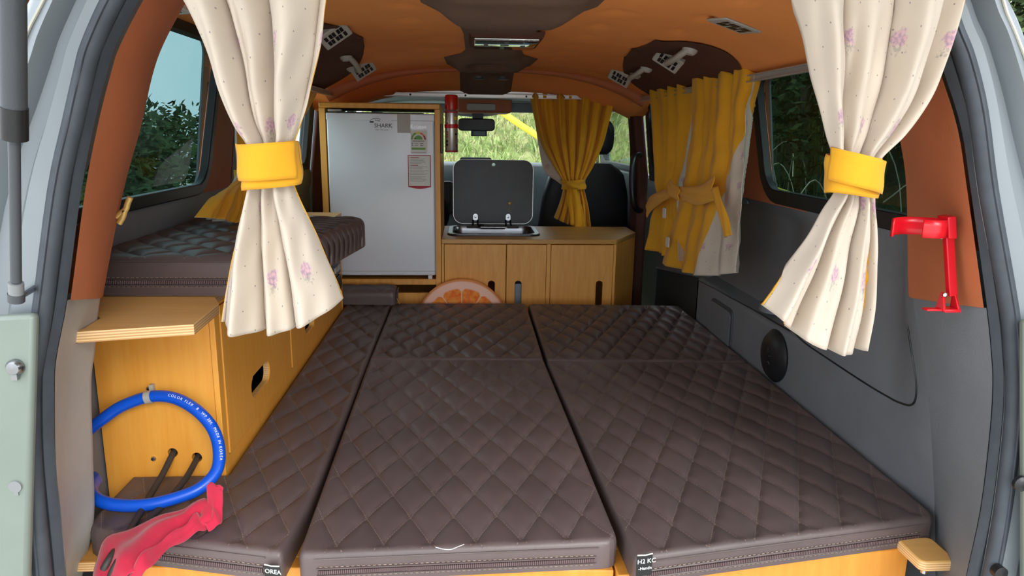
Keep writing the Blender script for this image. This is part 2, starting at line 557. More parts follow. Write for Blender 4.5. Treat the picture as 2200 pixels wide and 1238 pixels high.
R_SEAL = [(2120, 1330), (2137, 1238), (2162, 1092), (2182, 926), (2187, 826), (2184, 760), (2176, 662), (2129, 412), (2106, 233), (2083, 126), (2060, 70), (2030, -5), (1970, -80)]
YO, YI = 1.0, 1.2
def curve_pts(lst, Y, n=4):
    return catmull([PX(x, y, 1, Y) for x, y in lst], n)

def strip(mb, A, B, n=5, bulge=(0, 0, 0), mi=0):
    m = min(len(A), len(B))
    bl = Vector(bulge)
    return mb.grid(lambda u, v: A[round(v * (m - 1))].lerp(B[round(v * (m - 1))], u) + bl * math.sin(PI * u), n, m - 1, mi)

def split_strip(name_up, name_lo, OUT, IN, zsplit, mat_lo, bulge, sgn, lo_bulge=None, lo_ret=True):
    A, B = curve_pts(OUT, YO), curve_pts(IN, YI)
    m = len(A)
    up = MB(); lo = MB()
    C2 = [b + Vector((sgn * (0.12 if b.z < 1.0 else 0.05), 0.05, 0)) for b in B]      # turns outward behind the inner edge
    def build(mb, idx, k=0.0, bulge=bulge, ret=True):
        a = [A[i] for i in idx]; b = [B[i] for i in idx]; c = [C2[i] for i in idx]
        off = Vector((-sgn * k, 0, 0))
        a = [p + off for p in a]; b = [p + off for p in b]
        nn = len(idx)
        # rounded inner edge: face, nose, return
        nose = [b[i] + Vector((sgn * 0.004, 0.014, 0)) for i in range(nn)]
        strip(mb, a, b, 6, bulge)
        if ret:
            strip(mb, b, nose, 3, (0, 0.003, 0)); strip(mb, nose, c, 2)
    iu = [i for i in range(m) if A[i].z > zsplit - 0.005]
    il = [i for i in range(m) if A[i].z < zsplit + 0.02]
    build(up, iu, 0.004); build(lo, il, 0.0, lo_bulge or bulge, lo_ret)
    up.build(name_up, 'orange_trim', smooth=50)['kind'] = 'structure'
    lo.build(name_lo, mat_lo, smooth=50)['kind'] = 'structure'

split_strip('trim_1', 'trim_2', L_OUT, L_IN, 0.895, 'warm_grey_plastic', (0.012, 0, 0), -1, (-0.012, 0, 0))
split_strip('trim_3', 'trim_4', R_OUT, R_IN, 0.885, 'grey_plastic', (-0.006, 0, 0), 1, None, False)
_RI = sorted([(p.z, p.x) for p in curve_pts(R_IN, YI)])

# --- rubber seal all round the opening
top_px = [(430, -140), (560, -175), (1100, -185), (1750, -175)]
def full(Ls, Rs, Y, tp):
    pts = [PX(x, y, 1, Y) for x, y in Ls] + [PX(x, y, 1, Y) for x, y in tp] + [PX(x, y, 1, Y) for x, y in reversed(Rs)]
    return catmull(pts, 4)
OUTc = full(L_OUT, R_OUT, YO, top_px)
MIDc = full([((a[0] + b[0]) / 2, (a[1] + b[1]) / 2) for a, b in zip(L_OUT, L_SEAL)], [((a[0] + b[0]) / 2, (a[1] + b[1]) / 2) for a, b in zip(R_OUT, R_SEAL)], 0.985, [(x, y - 12) for x, y in top_px])
SEALc = full(L_SEAL, R_SEAL, 0.965, [(x, y - 30) for x, y in top_px])
sl = MB()
strip(sl, [p + Vector((0, -0.002, 0)) for p in OUTc], MIDc, 3, (0, -0.006, 0))
bulb = [m.lerp(s_, 0.52) + Vector((0, -0.006, 0)) for m, s_ in zip(MIDc, SEALc)]
sl.tube(bulb, 0.0125, 12)
sl.tube([b + Vector((0, -0.0118, 0)) for b in bulb], 0.0025, 6)
struct(sl.build('trim_5', 'rubber', smooth=60))

# --- painted body frame outside the seal: stepped section swept along the opening
prof = [(-0.006, 0.985), (0.004, 0.962), (0.03, 0.958), (0.036, 0.968), (0.044, 0.978), (0.066, 0.976), (0.073, 0.955), (0.08, 0.945), (0.115, 0.95), (0.15, 0.975), (0.175, 1.06), (0.182, 1.4)]
bf = MB()
nS = len(SEALc)
def frame_pt(i, d, Y):
    a = SEALc[max(i - 1, 0)]; b = SEALc[min(i + 1, nS - 1)]
    t = (b - a); t.y = 0; t.normalize()
    nrm = Vector((-t.z, 0, t.x))
    cen = Vector((CX, 0, 0.8))
    if nrm.dot(SEALc[i] - cen) < 0: nrm = -nrm
    q = SEALc[i] + nrm * d * lerp(1.0, 0.55, sstep(0.95, 1.3, SEALc[i].z))
    return Vector((q.x, Y, q.z))
bf.grid(lambda u, v: frame_pt(round(v * (nS - 1)), *prof[round(u * (len(prof) - 1))]), len(prof) - 1, nS - 1)
body = struct(bf.build('wall_rear_frame', 'body_paint', smooth=40))
# seam sealer line on both sides
for rng in (range(8, nS // 2 - 8), range(nS // 2 + 8, nS - 8)):
    MB().tube([frame_pt(i, 0.099 + 0.002 * math.sin(i * 0.7), 0.9465) for i in rng], 0.0022, 6).build('seam_sealer', 'sealant', body, smooth=60)
# lower corner plates with bolts and plugs
def plate(name, x0, x1, y0, y1, Y, parent):
    a, b, c, d = [PX(px_, py_, 1, Y) for px_, py_ in ((x0, y0), (x1, y0 - 6), (x1 - 18 if x0 < 500 else x1, y1), (x0, y1))]
    mb = MB()
    pts = [a, b, c, d]
    mb.prism([(p.x, p.z) for p in pts], 'y', Y, Y + 0.016)
    return mb.build(name, 'body_green', parent, bevel=0.006)
lp = plate('lower_plate', -40, 74, 682, 1320, 0.93, body)
rp_ = plate('lower_plate', 2203, 2300, 690, 1320, 0.93, body)
def plug(px_, py_, r, m, Y=0.93):
    c = PX(px_, py_, 1, Y)
    return MB().lathe([(r, 0.004), (r, -0.002), (r * 0.7, -0.005), (0.001, -0.006)], c, (0, 1, 0), 18).build('plug', m, body, smooth=40)
c = PX(36, 788, 1, 0.93)
MB().lathe([(0.011, 0.004), (0.011, -0.006), (0.008, -0.010), (0.001, -0.011)], c, (0, 1, 0), 18).box(c.x - 0.004, c.x + 0.004, 0.921, 0.927, c.z - 0.016, c.z).build('bolt', 'steel', body, smooth=40)
c = PX(34, 1045, 1, 0.93)
MB().prism(circ(c.x, c.z, 0.0085, 16), 'y', 0.9275, 0.932).box(c.x - 0.003, c.x + 0.003, 0.9278, 0.932, c.z - 0.013, c.z - 0.007).build('plug', 'grey_ink', body)
plug(2194, 1040, 0.012, 'black_plastic')
c = PX(2150, 1232, 1, 0.945); MB().lathe([(0.011, 0.01), (0.011, -0.002), (0.002, -0.004)], c, (0, 1, 0), 16).build('plug', 'black_plastic', body, smooth=40)

# --- floor, outer skin and roof
struct(MB().box(-0.74, 0.98, 1.02, 4.6, -0.03, 0.0).build('floor', 'dark_plastic'))
sk = MB()
sk.grid(lambda u, v: (lerp(-0.82, 1.02, u), lerp(1.0, 4.3, v), 1.50 - 0.07 * abs(2 * u - 1) ** 4), 16, 6)
struct(sk.build('ceiling_outer_skin', 'body_paint', smooth=60))
sd = MB()
sd.box(-0.83, -0.80, 1.03, 4.9, -0.35, 0.93)
struct(sd.build('wall_left_skin', 'body_paint'))
sd = MB().box(1.00, 1.03, 1.03, 4.9, -0.35, 0.93)
struct(sd.build('wall_right_skin', 'body_paint'))

# --- headliner
def head_z(x, y):
    s_ = abs(x - CX) / 0.70
    dp = 0.11 if x > CX else 0.02 + 0.09 * sstep(2.2, 2.8, y)
    z = 1.42 - dp * min(s_, 1.0) ** 3.2
    z -= 0.085 * sstep(3.2, 3.55, y)
    z -= 0.03 * (1 - sstep(1.05, 1.35, y))
    if 0.15 < s_ < 0.62 and y < 3.5:
        u = (x - CX - 0.24 * (1 if x > CX else -1)) / 0.19
        i = round(u); fx = (u - i) * 0.19
        vv = (y + 0.07 * (i % 2)) / 0.21; fy = (vv - round(vv)) * 0.21
        d = math.hypot(fx, fy * 0.8)
        z += 0.010 * math.exp(-(d / 0.026) ** 2)
    return z
hl = MB()
hl.grid(lambda u, v: (lerp(CX - 0.80, CX + 0.76, u), lerp(1.05, 3.56, v), head_z(lerp(CX - 0.80, CX + 0.76, u), lerp(1.05, 3.56, v))), 100, 150)
ceil = struct(hl.build('ceiling', 'orange_fabric', smooth=80))
# centre duct, dark taupe, stepping in and out in width
def duct_half(y):
    return interp([(1.05, 0.19), (1.62, 0.19), (1.75, 0.15), (1.86, 0.115), (2.1, 0.10), (2.5, 0.095), (2.62, 0.11), (2.75, 0.175), (3.05, 0.17), (3.12, 0.12), (3.55, 0.12)], y)
def duct_drop(u, y):
    e = min(u, 1 - u)
    d = 0.016 * sstep(0.0, 0.16, e)
    d += 0.02 * sstep(1.55, 1.7, y) * (1 - sstep(1.72, 1.84, y)) * sstep(0, 0.2, e)
    d += 0.016 * sstep(2.66, 2.76, y) * (1 - sstep(3.04, 3.14, y)) * sstep(0, 0.25, e)
    d -= 0.03 * sstep(1.25, 1.32, y) * (1 - sstep(1.46, 1.53, y)) * sstep(0.12, 0.3, e)
    d -= 0.022 * sstep(2.70, 2.78, y) * (1 - sstep(2.90, 2.97, y)) * sstep(0.2, 0.36, e)
    return d
dc = MB()
def dfun(u, v):
    y = lerp(1.05, 3.55, v)
    x = CX - 0.005 + (2 * u - 1) * duct_half(y)
    return (x, y, 1.42 - 0.085 * sstep(3.2, 3.55, y) - 0.03 * (1 - sstep(1.05, 1.35, y)) - 0.002 - duct_drop(u, y))
dc.grid(dfun, 36, 150)
dc.build('centre_duct', 'taupe_fabric', ceil, smooth=80, label='taupe centre strip of the headliner')
for dx in (-0.045, 0.055):
    c = Vector((CX + dx, 3.07, 1.372))
    MB().lathe([(0.024, 0.004), (0.024, -0.006), (0.018, -0.009), (0.001, -0.009)], c, (0, 0, 1), 18).build('air_nozzle', 'dark_plastic', ceil, smooth=40)
# brown side recesses
def recess(sg):
    y_in = catmull([(0.40, 2.22, 0), (0.42, 2.02, 0), (0.47, 1.90, 0), (0.55, 1.87, 0), (0.63, 1.94, 0), (0.70, 2.08, 0)], 5)
    y_out = catmull([(0.40, 2.22, 0), (0.43, 2.46, 0), (0.49, 2.74, 0), (0.56, 2.95, 0), (0.63, 3.06, 0), (0.70, 3.10, 0)], 5)
    m = len(y_in) - 1
    def f(u, v):
        a, b = y_in[round(u * m)], y_out[round(u * m)]
        p = a.lerp(b, v)
        x = CX + sg * p.x
        return (x, p.y, head_z(x, p.y) - 0.004 - 0.003 * min(u * 8, v * 10, (1 - v) * 10, 1))
    return MB().grid(f, m, 40).build('side_recess', 'brown_fabric', ceil, smooth=80, label='dark brown recess of the headliner')
recess(1); recess(-1)
# padded arch across the roof at the front end
arc = []
for k in range(41):
    x = lerp(CX - 0.70, CX + 0.70, k / 40)
    s_ = abs(x - CX) / 0.70
    arc.append((x, 3.22, 1.414 - 0.115 * s_ ** 3.0))
MB().tube(arc, [0.009 + 0.026 * abs(2 * k / 40 - 1) ** 2 for k in range(41)], 12).build('padded_arch', 'orange_trim', ceil, smooth=60)
# roof end in front of the rail: front headliner down to the windscreen
fh = MB().grid(lambda u, v: (lerp(CX - 0.75, CX + 0.75, u), lerp(3.54, 4.45, v), 1.335 - 0.02 * v - 0.05 * abs(2 * u - 1) ** 4), 20, 10)
struct(fh.build('ceiling_front', 'warm_grey_plastic', smooth=80))
# rear header above the opening
struct(MB().box(CX - 0.5, CX + 0.5, 1.0, 1.10, 1.385, 1.50).build('trim_6', 'brown_fabric', bevel=0.01))

# --- side walls
def upx(sg, z):          # upper wall leans inwards
    return CX + sg * ((0.80 if sg > 0 else 0.84) - 0.13 * max(0, z - 0.95))
def upper(name, sg, y0, y1, z0, z1, holes, m):
    mb = MB()
    out = [(y0, z0), (y1, z0), (y1, z1), (y0, z1)]
    mb.prism(out, 'x', 0, 0.03, holes, fn=lambda a, b, d: (upx(sg, b) + sg * d, a, b))
    MB().prism(out, 'x', 0.0305, 0.036, holes, fn=lambda a, b, d: (upx(sg, b) + sg * d, a, b)).build(name + '_skin', 'body_paint')['kind'] = 'structure'
    return struct(mb.build(name, m))
def window(n, sg, y0, y1, z0, z1, glass, w=0.04, lean=0.0, r=0.05, rubber='black_plastic'):
    def fn(a, b, d): return (upx(sg, b) + sg * d, a + lean * (b - z0), b)
    t = thing('window_%d' % n, None, None, (upx(sg, z0), (y0 + y1) / 2, z0)); t['kind'] = 'structure'
    MB().prism(rrect(y0 - w, y1 + w, z0 - w, z1 + w, r + w), 'x', -0.012, 0.012, [rrect(y0, y1, z0, z1, r)], fn=fn).build('frame', rubber, t, bevel=0.004)
    MB().prism(rrect(y0 - 0.006, y1 + 0.006, z0 - 0.006, z1 + 0.006, r), 'x', 0.014, 0.018, fn=fn).build('pane', glass, t)
    return t
for sg, sd_ in ((-1, 'left'), (1, 'right')):
    upper('trim_%d' % (7 if sg < 0 else 8), sg, 1.20, 2.30, 0.955 if sg > 0 else 0.965, 1.37 if sg > 0 else 1.43, [rrect(1.27, 2.10, 0.985, 1.335 if sg > 0 else 1.385, 0.04)], 'orange_trim')
    window(1 if sg < 0 else 2, sg, 1.29, 2.05, 1.0, 1.325 if sg > 0 else 1.372, 'tint_glass' if sg < 0 else 'dark_glass', lean=0.16, w=0.04 if sg > 0 else 0.03)
    upper('trim_%d' % (9 if sg < 0 else 10), sg, 2.30, 3.46, 0.93, 1.37, [rrect(2.42, 3.36, 0.985, 1.335, 0.04)], 'dark_plastic')
    window(3 if sg < 0 else 4, sg, 2.44, 3.32, 1.0, 1.325, 'pale_glass')
    # front door, with window and pillar
    upper('door_%d' % (1 if sg < 0 else 2), sg, 3.62, 4.75, 0.93, 1.36, [rrect(3.72, 4.6, 0.97, 1.30, 0.04)], 'dark_plastic')
    window(5 if sg < 0 else 6, sg, 3.74, 4.58, 0.985, 1.29, 'pale_glass', w=0.03)
    x0 = CX + sg * 0.70; x1 = CX + sg * 0.82
    struct(MB().prism([(3.46, 0.0), (3.62, 0.0), (3.62, 0.95), (3.60, 1.38), (3.48, 1.38), (3.46, 0.95)], 'x', 0, 0.05, fn=lambda a, b, d, sg=sg: (upx(sg, b) - sg * (0.055 - d), a, b)).build('trim_%d' % (11 if sg < 0 else 12), 'brown_fabric', bevel=0.012))
    struct(MB().box(min(x1, x1 - sg * 0.04), max(x1, x1 - sg * 0.04), 3.62, 4.9, 0.0, 0.95).build('door_%d_panel' % (1 if sg < 0 else 2), 'dark_plastic', bevel=0.01))

# left lower wall: grey panel with a sloping sill under the window
def wl(u, v):
    y = lerp(1.20, 3.46, u)
    z = lerp(0.0, 0.985, v)
    x = -0.742
    x += 0.012 * sstep(0.86, 0.92, z) - 0.012 * sstep(0.95, 0.985, z)
    x = lerp(-0.70, x, sstep(1.20, 1.28, y))
    return (x, y, z)
struct(MB().grid(wl, 30, 60).build('wall_left', 'grey_plastic', smooth=60))

# right lower wall: armrest box face, ledge further forward, recessed upper panel
def ledge(y):
    return 0.062 * sstep(1.72, 2.05, y)
def wr_x(y, z):
    base = interp([(0.0, 0.905), (0.6, 0.905), (0.9, 0.898), (0.985, 0.895)], z)
    x = base + ledge(y) * sstep(0.600, 0.622, z) - ledge(y) * sstep(0.90, 0.985, z)
    xin = interp(_RI, z)
    return lerp(xin, x, sstep(1.195, 1.40, y))
zs = [0.0, 0.3, 0.4] + [0.4 + 0.02 * k for k in range(1, 10)] + [0.59, 0.597, 0.602, 0.608, 0.614, 0.620, 0.626, 0.64] + [0.66 + 0.02 * k for k in range(0, 17)]
ys = [1.20 + 0.0365 * k for k in range(41)]
wr = MB()
wr.grid(lambda u, v: (wr_x(ys[round(u * 40)], zs[round(v * (len(zs) - 1))]), ys[round(u * 40)], zs[round(v * (len(zs) - 1))]), 40, len(zs) - 1)
YB = ys[-1]
wr.box(0.905, 1.0, YB - 0.012, YB, 0.0, 0.60)
wallr = struct(wr.build('wall_right', 'grey_plastic', smooth=55))
# lid groove, cable line, speaker, cup holder, black belt guide
gp = [(1688, 712), (1740, 748), (1880, 840), (1945, 868), (1985, 866), (2005, 830), (2010, 780), (2008, 700)]
gpts = catmull([PX(x, y, 0, 0.899) for x, y in gp], 6)
gpts = [Vector((wr_x(p.y, p.z) - 0.0005, p.y, p.z)) for p in gpts]
MB().tube(gpts, 0.0022, 6).build('lid_groove', 'black_plastic', wallr, smooth=60)
g2 = [Vector((wr_x(p.y, p.z) - 0.0005, p.y, p.z)) for p in [PX(x, y, 0, 0.905) for x, y in ((1500, 602), (1560, 636), (1620, 672), (1688, 712))]]
MB().tube(g2, 0.0022, 6).build('ledge_groove', 'black_plastic', wallr, smooth=60)
sp = [PX(x, y, 0, 0.905) for x, y in ((1528, 640), (1573, 668))]
MB().prism(rrect(2.27, 2.49, 0.40, 0.572, 0.03), 'x', 0.900, 0.906).build('speaker_rim', 'dark_plastic', wallr, bevel=0.002)
def perf():
    n = NT('perforated_grille')
    v = n.coords()
    vo = n.node('ShaderNodeTexVoronoi'); vo.inputs['Scale'].default_value = 170; vo.inputs['Randomness'].default_value = 0
    n.link(v, vo.inputs['Vector'])
    n.link(n.mix(n.smooth(vo.outputs['Distance'], 0.25, 0.4), S(40, 42, 44), S(108, 111, 115)), n.p.inputs['Base Color'])
    n.p.inputs['Roughness'].default_value = 0.5
    n.bump(vo.outputs['Distance'], 0.4, 0.001)
    return n.m
M['grille'] = perf()
MB().prism(rrect(2.28, 2.48, 0.41, 0.562, 0.025), 'x', 0.896, 0.901).build('speaker_grille', 'grille', wallr)
# black round belt guide
bgx = MB()
bgx.lathe([(0.075, 0.0), (0.078, -0.006), (0.062, -0.022), (0.035, -0.03), (0.001, -0.031)], (0.905, 1.925, 0.525), (1, 0, 0), 24)
bgx.build('belt_guide', 'black_plastic', wallr, smooth=50, label='round black belt guide')
for k in range(5):
    a = math.radians(110 + k * 28)
    c = Vector((0.884, 1.925 + 0.05 * math.cos(a), 0.525 + 0.05 * math.sin(a)))
    MB().tube([c, Vector((0.874, 1.925 + 0.02 * math.cos(a), 0.525 + 0.02 * math.sin(a)))], 0.004, 6).build('rib', 'black_plastic', wallr, smooth=60)
# cup holder on the ledge
ch = MB()
cy, cxh = 2.07, 0.945
ch.lathe([(0.040, 0.0), (0.044, 0.022), (0.048, 0.024), (0.05, 0.02), (0.05, 0.0)], (cxh, cy, 0.622), (0, 0, 1), 24, xs=0.75)
ch.build('cup_holder', 'grey_plastic', wallr, smooth=40)
MB().lathe([(0.037, 0.0245), (0.036, 0.0255), (0.001, 0.0255)], (cxh, cy, 0.622), (0, 0, 1), 24, xs=0.75).build('cup_well', 'black_plastic', wallr, smooth=40)
# sliding door beyond the armrest
dr = MB().grid(lambda u, v: (0.955 + 0.015 * math.sin(v * PI), lerp(2.64, 3.48, u), lerp(0.0, 0.95, v)), 12, 16)
door = struct(dr.build('door_3', 'dark_plastic', smooth=60))
MB().prism([(2.64, 0.60), (3.40, 0.50), (3.42, 0.60), (2.64, 0.76)], 'x', 0.935, 0.965).build('armrest', 'grey_plastic', door, bevel=0.012)
MB().box(0.90, 0.96, 2.70, 3.40, 0.0, 0.30).build('step_cover', 'dark_plastic', door, bevel=0.01)

# ================================================================== BED
ZB = 0.395           # top of the bed box
bed = thing('bed_base', 'honey plywood bed box under the brown mattresses', 'bed base', (0, 1.9, 0))
MB().box(-0.695, 0.263, 1.17, 2.90, 0.375, ZB).build('top_board', 'wood_flat', bed, bevel=0.002)
MB().box(0.267, 0.895, 1.17, 2.90, 0.375, ZB).build('top_board', 'wood_flat', bed, bevel=0.002)
MB().hexa([(-0.62, 1.155, 0), (0.262, 1.105, 0), (0.262, 1.17, 0), (-0.62, 1.17, 0), (-0.62, 1.155, ZB), (0.262, 1.105, ZB), (0.262, 1.17, ZB), (-0.62, 1.17, ZB)]).build('front_panel', 'wood_bed', bed, bevel=0.002)
MB().hexa([(0.266, 1.09, 0), (0.835, 1.15, 0), (0.835, 1.17, 0), (0.266, 1.17, 0), (0.266, 1.09, ZB), (0.835, 1.15, ZB), (0.835, 1.17, ZB), (0.266, 1.17, ZB)]).build('front_panel', 'wood_bed', bed, bevel=0.002)
MB().box(-0.69, 0.89, 2.88, 2.90, 0, 0.375).build('rear_panel', 'wood', bed)
t = PX(2003, 1198, 1, 1.10)
MB().prism(rrect(t.x - 0.034, t.x + 0.036, 1.08, 1.16, 0.012), 'z', 0.392, 0.412).build('corner_block', 'wood_pale', bed, bevel=0.004)
MB().lathe([(0.006, 0), (0.006, 0.012), (0.003, 0.014)], (t.x - 0.012, 1.10, 0.378), (0, 0, 1), 12).build('bolt', 'metal', bed, smooth=40)

WX, LY = 0.081, 0.172
def rounded(poly, radii):
    out = []
    n = len(poly)
    for i in range(n):
        p = Vector(poly[i]).to_2d(); a = Vector(poly[i - 1]).to_2d(); b = Vector(poly[(i + 1) % n]).to_2d()
        r = radii[i]
        if r <= 0.001:
            out.append(p); continue
        p0 = p + (a - p).normalized() * r; p1 = p + (b - p).normalized() * r
        for k in range(5):
            t_ = k / 4
            out.append(p0 * (1 - t_) ** 2 + p * 2 * t_ * (1 - t_) + p1 * t_ ** 2)
    return out

def quilt(poly, radii, z0, z1, notch=None, ph=(0.0, 0.0), sub=9, depth=0.0075, er=0.013, wx=WX, ly=LY, puff=0.0):
    """diamond quilted cushion: returns verts, faces, uv of a closed mesh; poly is counter-clockwise"""
    R = rounded(poly, radii)
    xs_ = [p.x for p in R]; ys_ = [p.y for p in R]
    x0, x1, y0, y1 = min(xs_), max(xs_), min(ys_), max(ys_)
    to_ab = lambda x, y: (x / wx + y / ly + ph[0], x / wx - y / ly + ph[1])
    to_xy = lambda a, b: (((a - ph[0]) + (b - ph[1])) / 2 * wx, ((a - ph[0]) - (b - ph[1])) / 2 * ly)
    cs = [to_ab(x, y) for x in (x0, x1) for y in (y0, y1)]
    a0, a1 = math.floor(min(c[0] for c in cs)), math.ceil(max(c[0] for c in cs))
    b0, b1 = math.floor(min(c[1] for c in cs)), math.ceil(max(c[1] for c in cs))
    bm = bmesh.new()
    na, nb = (a1 - a0) * sub, (b1 - b0) * sub
    vt = {}
    def gv(i, j):
        if (i, j) not in vt:
            # more lines close to the stitching
            def warp(k):
                f = (k % sub) / sub; f2 = f - 0.055 * math.sin(2 * PI * f)
                return k // sub + f2
            x, y = to_xy(a0 + warp(i), b0 + warp(j))
            vt[(i, j)] = bm.verts.new((x, y, 0))
        return vt[(i, j)]
    mg = 0.03
    for i in range(na):
        for j in range(nb):
            x, y = to_xy(a0 + (i + .5) / sub, b0 + (j + .5) / sub)
            if x0 - mg < x < x1 + mg and y0 - mg < y < y1 + mg:
                bm.faces.new((gv(i, j), gv(i + 1, j), gv(i + 1, j + 1), gv(i, j + 1)))
    n = len(R)
    def cut(p, nrm, clear):
        g = bm.verts[:] + bm.edges[:] + bm.faces[:]
        bmesh.ops.bisect_plane(bm, geom=g, plane_co=(p.x, p.y, 0), plane_no=(nrm.x, nrm.y, 0), clear_outer=clear)
    segs = []
    for i in range(n):
        p, q = R[i], R[(i + 1) % n]
        e = q - p
        if e.length < 1e-5: continue
        nr = Vector((e.y, -e.x)).normalized()
        cut(p, nr, True); segs.append((p, q))
    for (p, q) in segs:
        if (q - p).length > 0.08:
            e = q - p; nr = Vector((e.y, -e.x)).normalized()
            for ins in (0.002, 0.005, 0.009, 0.014):
                cut(p - nr * ins, nr, False)
    if notch:
        nx0, nx1, ny0, ny1 = notch
        for ins in (0.0, 0.003, 0.008, 0.014):
            cut(Vector((nx1 + ins, 0)), Vector((1, 0)), False)
            cut(Vector((0, ny0 - ins)), Vector((0, 1)), False)
        dead = [f for f in bm.faces if f.calc_center_median().x < nx1 - 1e-5 and f.calc_center_median().y > ny0 + 1e-5]
        bmesh.ops.delete(bm, geom=dead, context='FACES')
    if notch:
        nx0, nx1, ny0, ny1 = notch
        segs += [(Vector((nx1, ny0)), Vector((nx1, ny1))), (Vector((nx0, ny0)), Vector((nx1, ny0)))]
        segs = [s_ for s_ in segs]
    bm.normal_update()
    for f in bm.faces:
        if f.normal.z < 0: f.normal_flip()
    def dist(pt):
        best = 9
        for p, q in segs:
            e = q - p; L2 = e.length_squared
            t_ = max(0, min(1, (pt - p).dot(e) / L2)) if L2 else 0
            best = min(best, (p + e * t_ - pt).length)
        return best
    kk = wx * ly / math.hypot(wx, ly)
    uv = bm.loops.layers.uv.new('quilt')
    for f in bm.faces:
        for l in f.loops:
            l[uv].uv = to_ab(l.vert.co.x, l.vert.co.y)
    for v in bm.verts:
        d = dist(v.co.to_2d())
        a, b = to_ab(v.co.x, v.co.y)
        da = abs(a - round(a)) * kk; db = abs(b - round(b)) * kk
        fade = sstep(0.004, 0.03, d)
        dd = min(da, db)
        g = depth * math.exp(-(dd / 0.0095) ** 1.05) + 0.35 * depth * math.exp(-(da + db) / 0.012)
        z = z1 - g * fade + puff * sstep(0, 0.15, d)
        if d < er: z -= er - math.sqrt(max(0, er * er - (er - d) ** 2))
        v.co.z = z
    be = [e for e in bm.edges if e.is_boundary]
    prev = be
    h = z1 - er - z0
    for fr, inset in ((0.25, -0.0015), (0.55, -0.002), (0.85, -0.001), (1.0, 0.005)):
        r = bmesh.ops.extrude_edge_only(bm, edges=prev)
        nv = [g for g in r['geom'] if isinstance(g, bmesh.types.BMVert)]
        prev = [g for g in r['geom'] if isinstance(g, bmesh.types.BMEdge)]
        for v in nv:
            v.co.z = (z1 - er) - h * fr
    for f in bm.faces:
        cm = f.calc_center_median()
        if cm.z < z1 - er - 0.0005 or dist(cm.to_2d()) < 0.006:
            for l in f.loops: l[uv].uv = (0.5, 0.5)
    bmesh.ops.contextual_create(bm, geom=prev)
    bmesh.ops.remove_doubles(bm, verts=bm.verts, dist=1e-5)
    bmesh.ops.recalc_face_normals(bm, faces=bm.faces)
    return bm, R

def quilt_obj(name, bm, m, parent, loc):
    me = bpy.data.meshes.new(name)
    org = Vector(loc)
    bmesh.ops.translate(bm, verts=bm.verts, vec=-org)
    bm.to_mesh(me); bm.free()
    me.materials.append(M[m])
    me.shade_smooth(); me.set_sharp_from_angle(angle=math.radians(62))
    o = bpy.data.objects.new(name, me)
    COL.objects.link(o)
    o.parent = parent
    o.location = org - wloc(parent)
    WL[o.name] = org
    return o

def front_edge_detail(t, a, b, z0, z1, zip_=True):
    """piping along the top seam and a zipper band on the side face that runs from a to b (left to right, seen from outside)"""
    a = Vector(a); b = Vector(b)
    d = (b - a).normalized(); out = Vector((d.y, -d.x))
    P = lambda s_, z, o_: Vector((a.x + d.x * s_ + out.x * o_, a.y + d.y * s_ + out.y * o_, z))
    L = (b - a).length
    MB().tube([P(0.006, z1 - 0.0125, 0.0004), P(L / 2, z1 - 0.012, 0.001), P(L - 0.006, z1 - 0.0125, 0.0004)], 0.0013, 6).build('top_seam', 'leather_plain', t, smooth=60)
    if zip_:
        zz = lerp(z0, z1, 0.34)
        MB().hexa([P(0.012, zz - 0.0035, 0), P(L - 0.012, zz - 0.0035, 0), P(L - 0.012, zz - 0.0035, 0.0025), P(0.012, zz - 0.0035, 0.0025),
                   P(0.012, zz + 0.0035, 0), P(L - 0.012, zz + 0.0035, 0), P(L - 0.012, zz + 0.0035, 0.0025), P(0.012, zz + 0.0035, 0.0025)]).build('zipper', 'zipper', t)
        for sgn in (-1, 1):
            MB().tube([P(0.010, zz + sgn * 0.0065, 0.001), P(L - 0.010, zz + sgn * 0.0065, 0.001)], 0.0018, 6).build('zipper_flap', 'leather_plain', t, smooth=60)
            nst = int(L / 0.009)
            st = MB()
            for k in range(nst):
                s0 = 0.014 + k * 0.009
                if s0 + 0.005 < L - 0.012:
                    st.tube([P(s0, zz + sgn * 0.0092, 0.0006), P(s0 + 0.005, zz + sgn * 0.0092, 0.0006)], 0.0006, 4)
            o = st.build('stitching', 'thread', t); o['kind'] = 'stuff'

def mattress(label, poly, radii, z0=ZB, z1=ZM, notch=None, ph=(0, 0), front=None, zip_=True, name='mattress', **kw):
    cx_ = sum(p[0] for p in poly) / len(poly); cy_ = sum(p[1] for p in poly) / len(poly)
    t = thing(name, label, 'mattress', (cx_, cy_, z0))
    bm, R = quilt(poly, radii, z0, z1, notch, ph, **kw)
    quilt_obj('quilted_cover', bm, 'leather', t, (cx_, cy_, z0))
    if front: front_edge_detail(t, front[0], front[1], z0, z1, zip_)
    return t

m_mid = mattress('long middle mattress with zipped front edge and a loose white thread', [(-0.284, 1.094), (0.272, 1.112), (0.249, 2.137), (-0.302, 2.152)], [0.02, 0.03, 0.012, 0.012],
                 ph=(0.2, 0.35), front=((-0.262, 1.0945), (0.240, 1.1105)))
mattress('short middle mattress with deep diamonds, in front of the orange slice cushion', [(-0.302, 2.160), (0.249, 2.144), (0.256, 2.895), (-0.303, 2.898)], [0.008, 0.012, 0.02, 0.02], ph=(0.2, 0.35), depth=0.0115)
m_right = mattress('long right mattress with zipped front edge and black care tag', [(0.287, 1.062), (0.897, 1.166), (0.897, 2.092), (0.255, 2.130)], [0.012, 0.03, 0.02, 0.012],
                   ph=(0.45, 0.1), front=((0.300, 1.0635), (0.868, 1.161)))
mattress('short right mattress lying against the speaker panel', [(0.258, 2.138), (0.897, 2.100), (0.897, 2.85), (0.263, 2.888)], [0.012, 0.02, 0.03, 0.02], ph=(0.45, 0.1), depth=0.009)
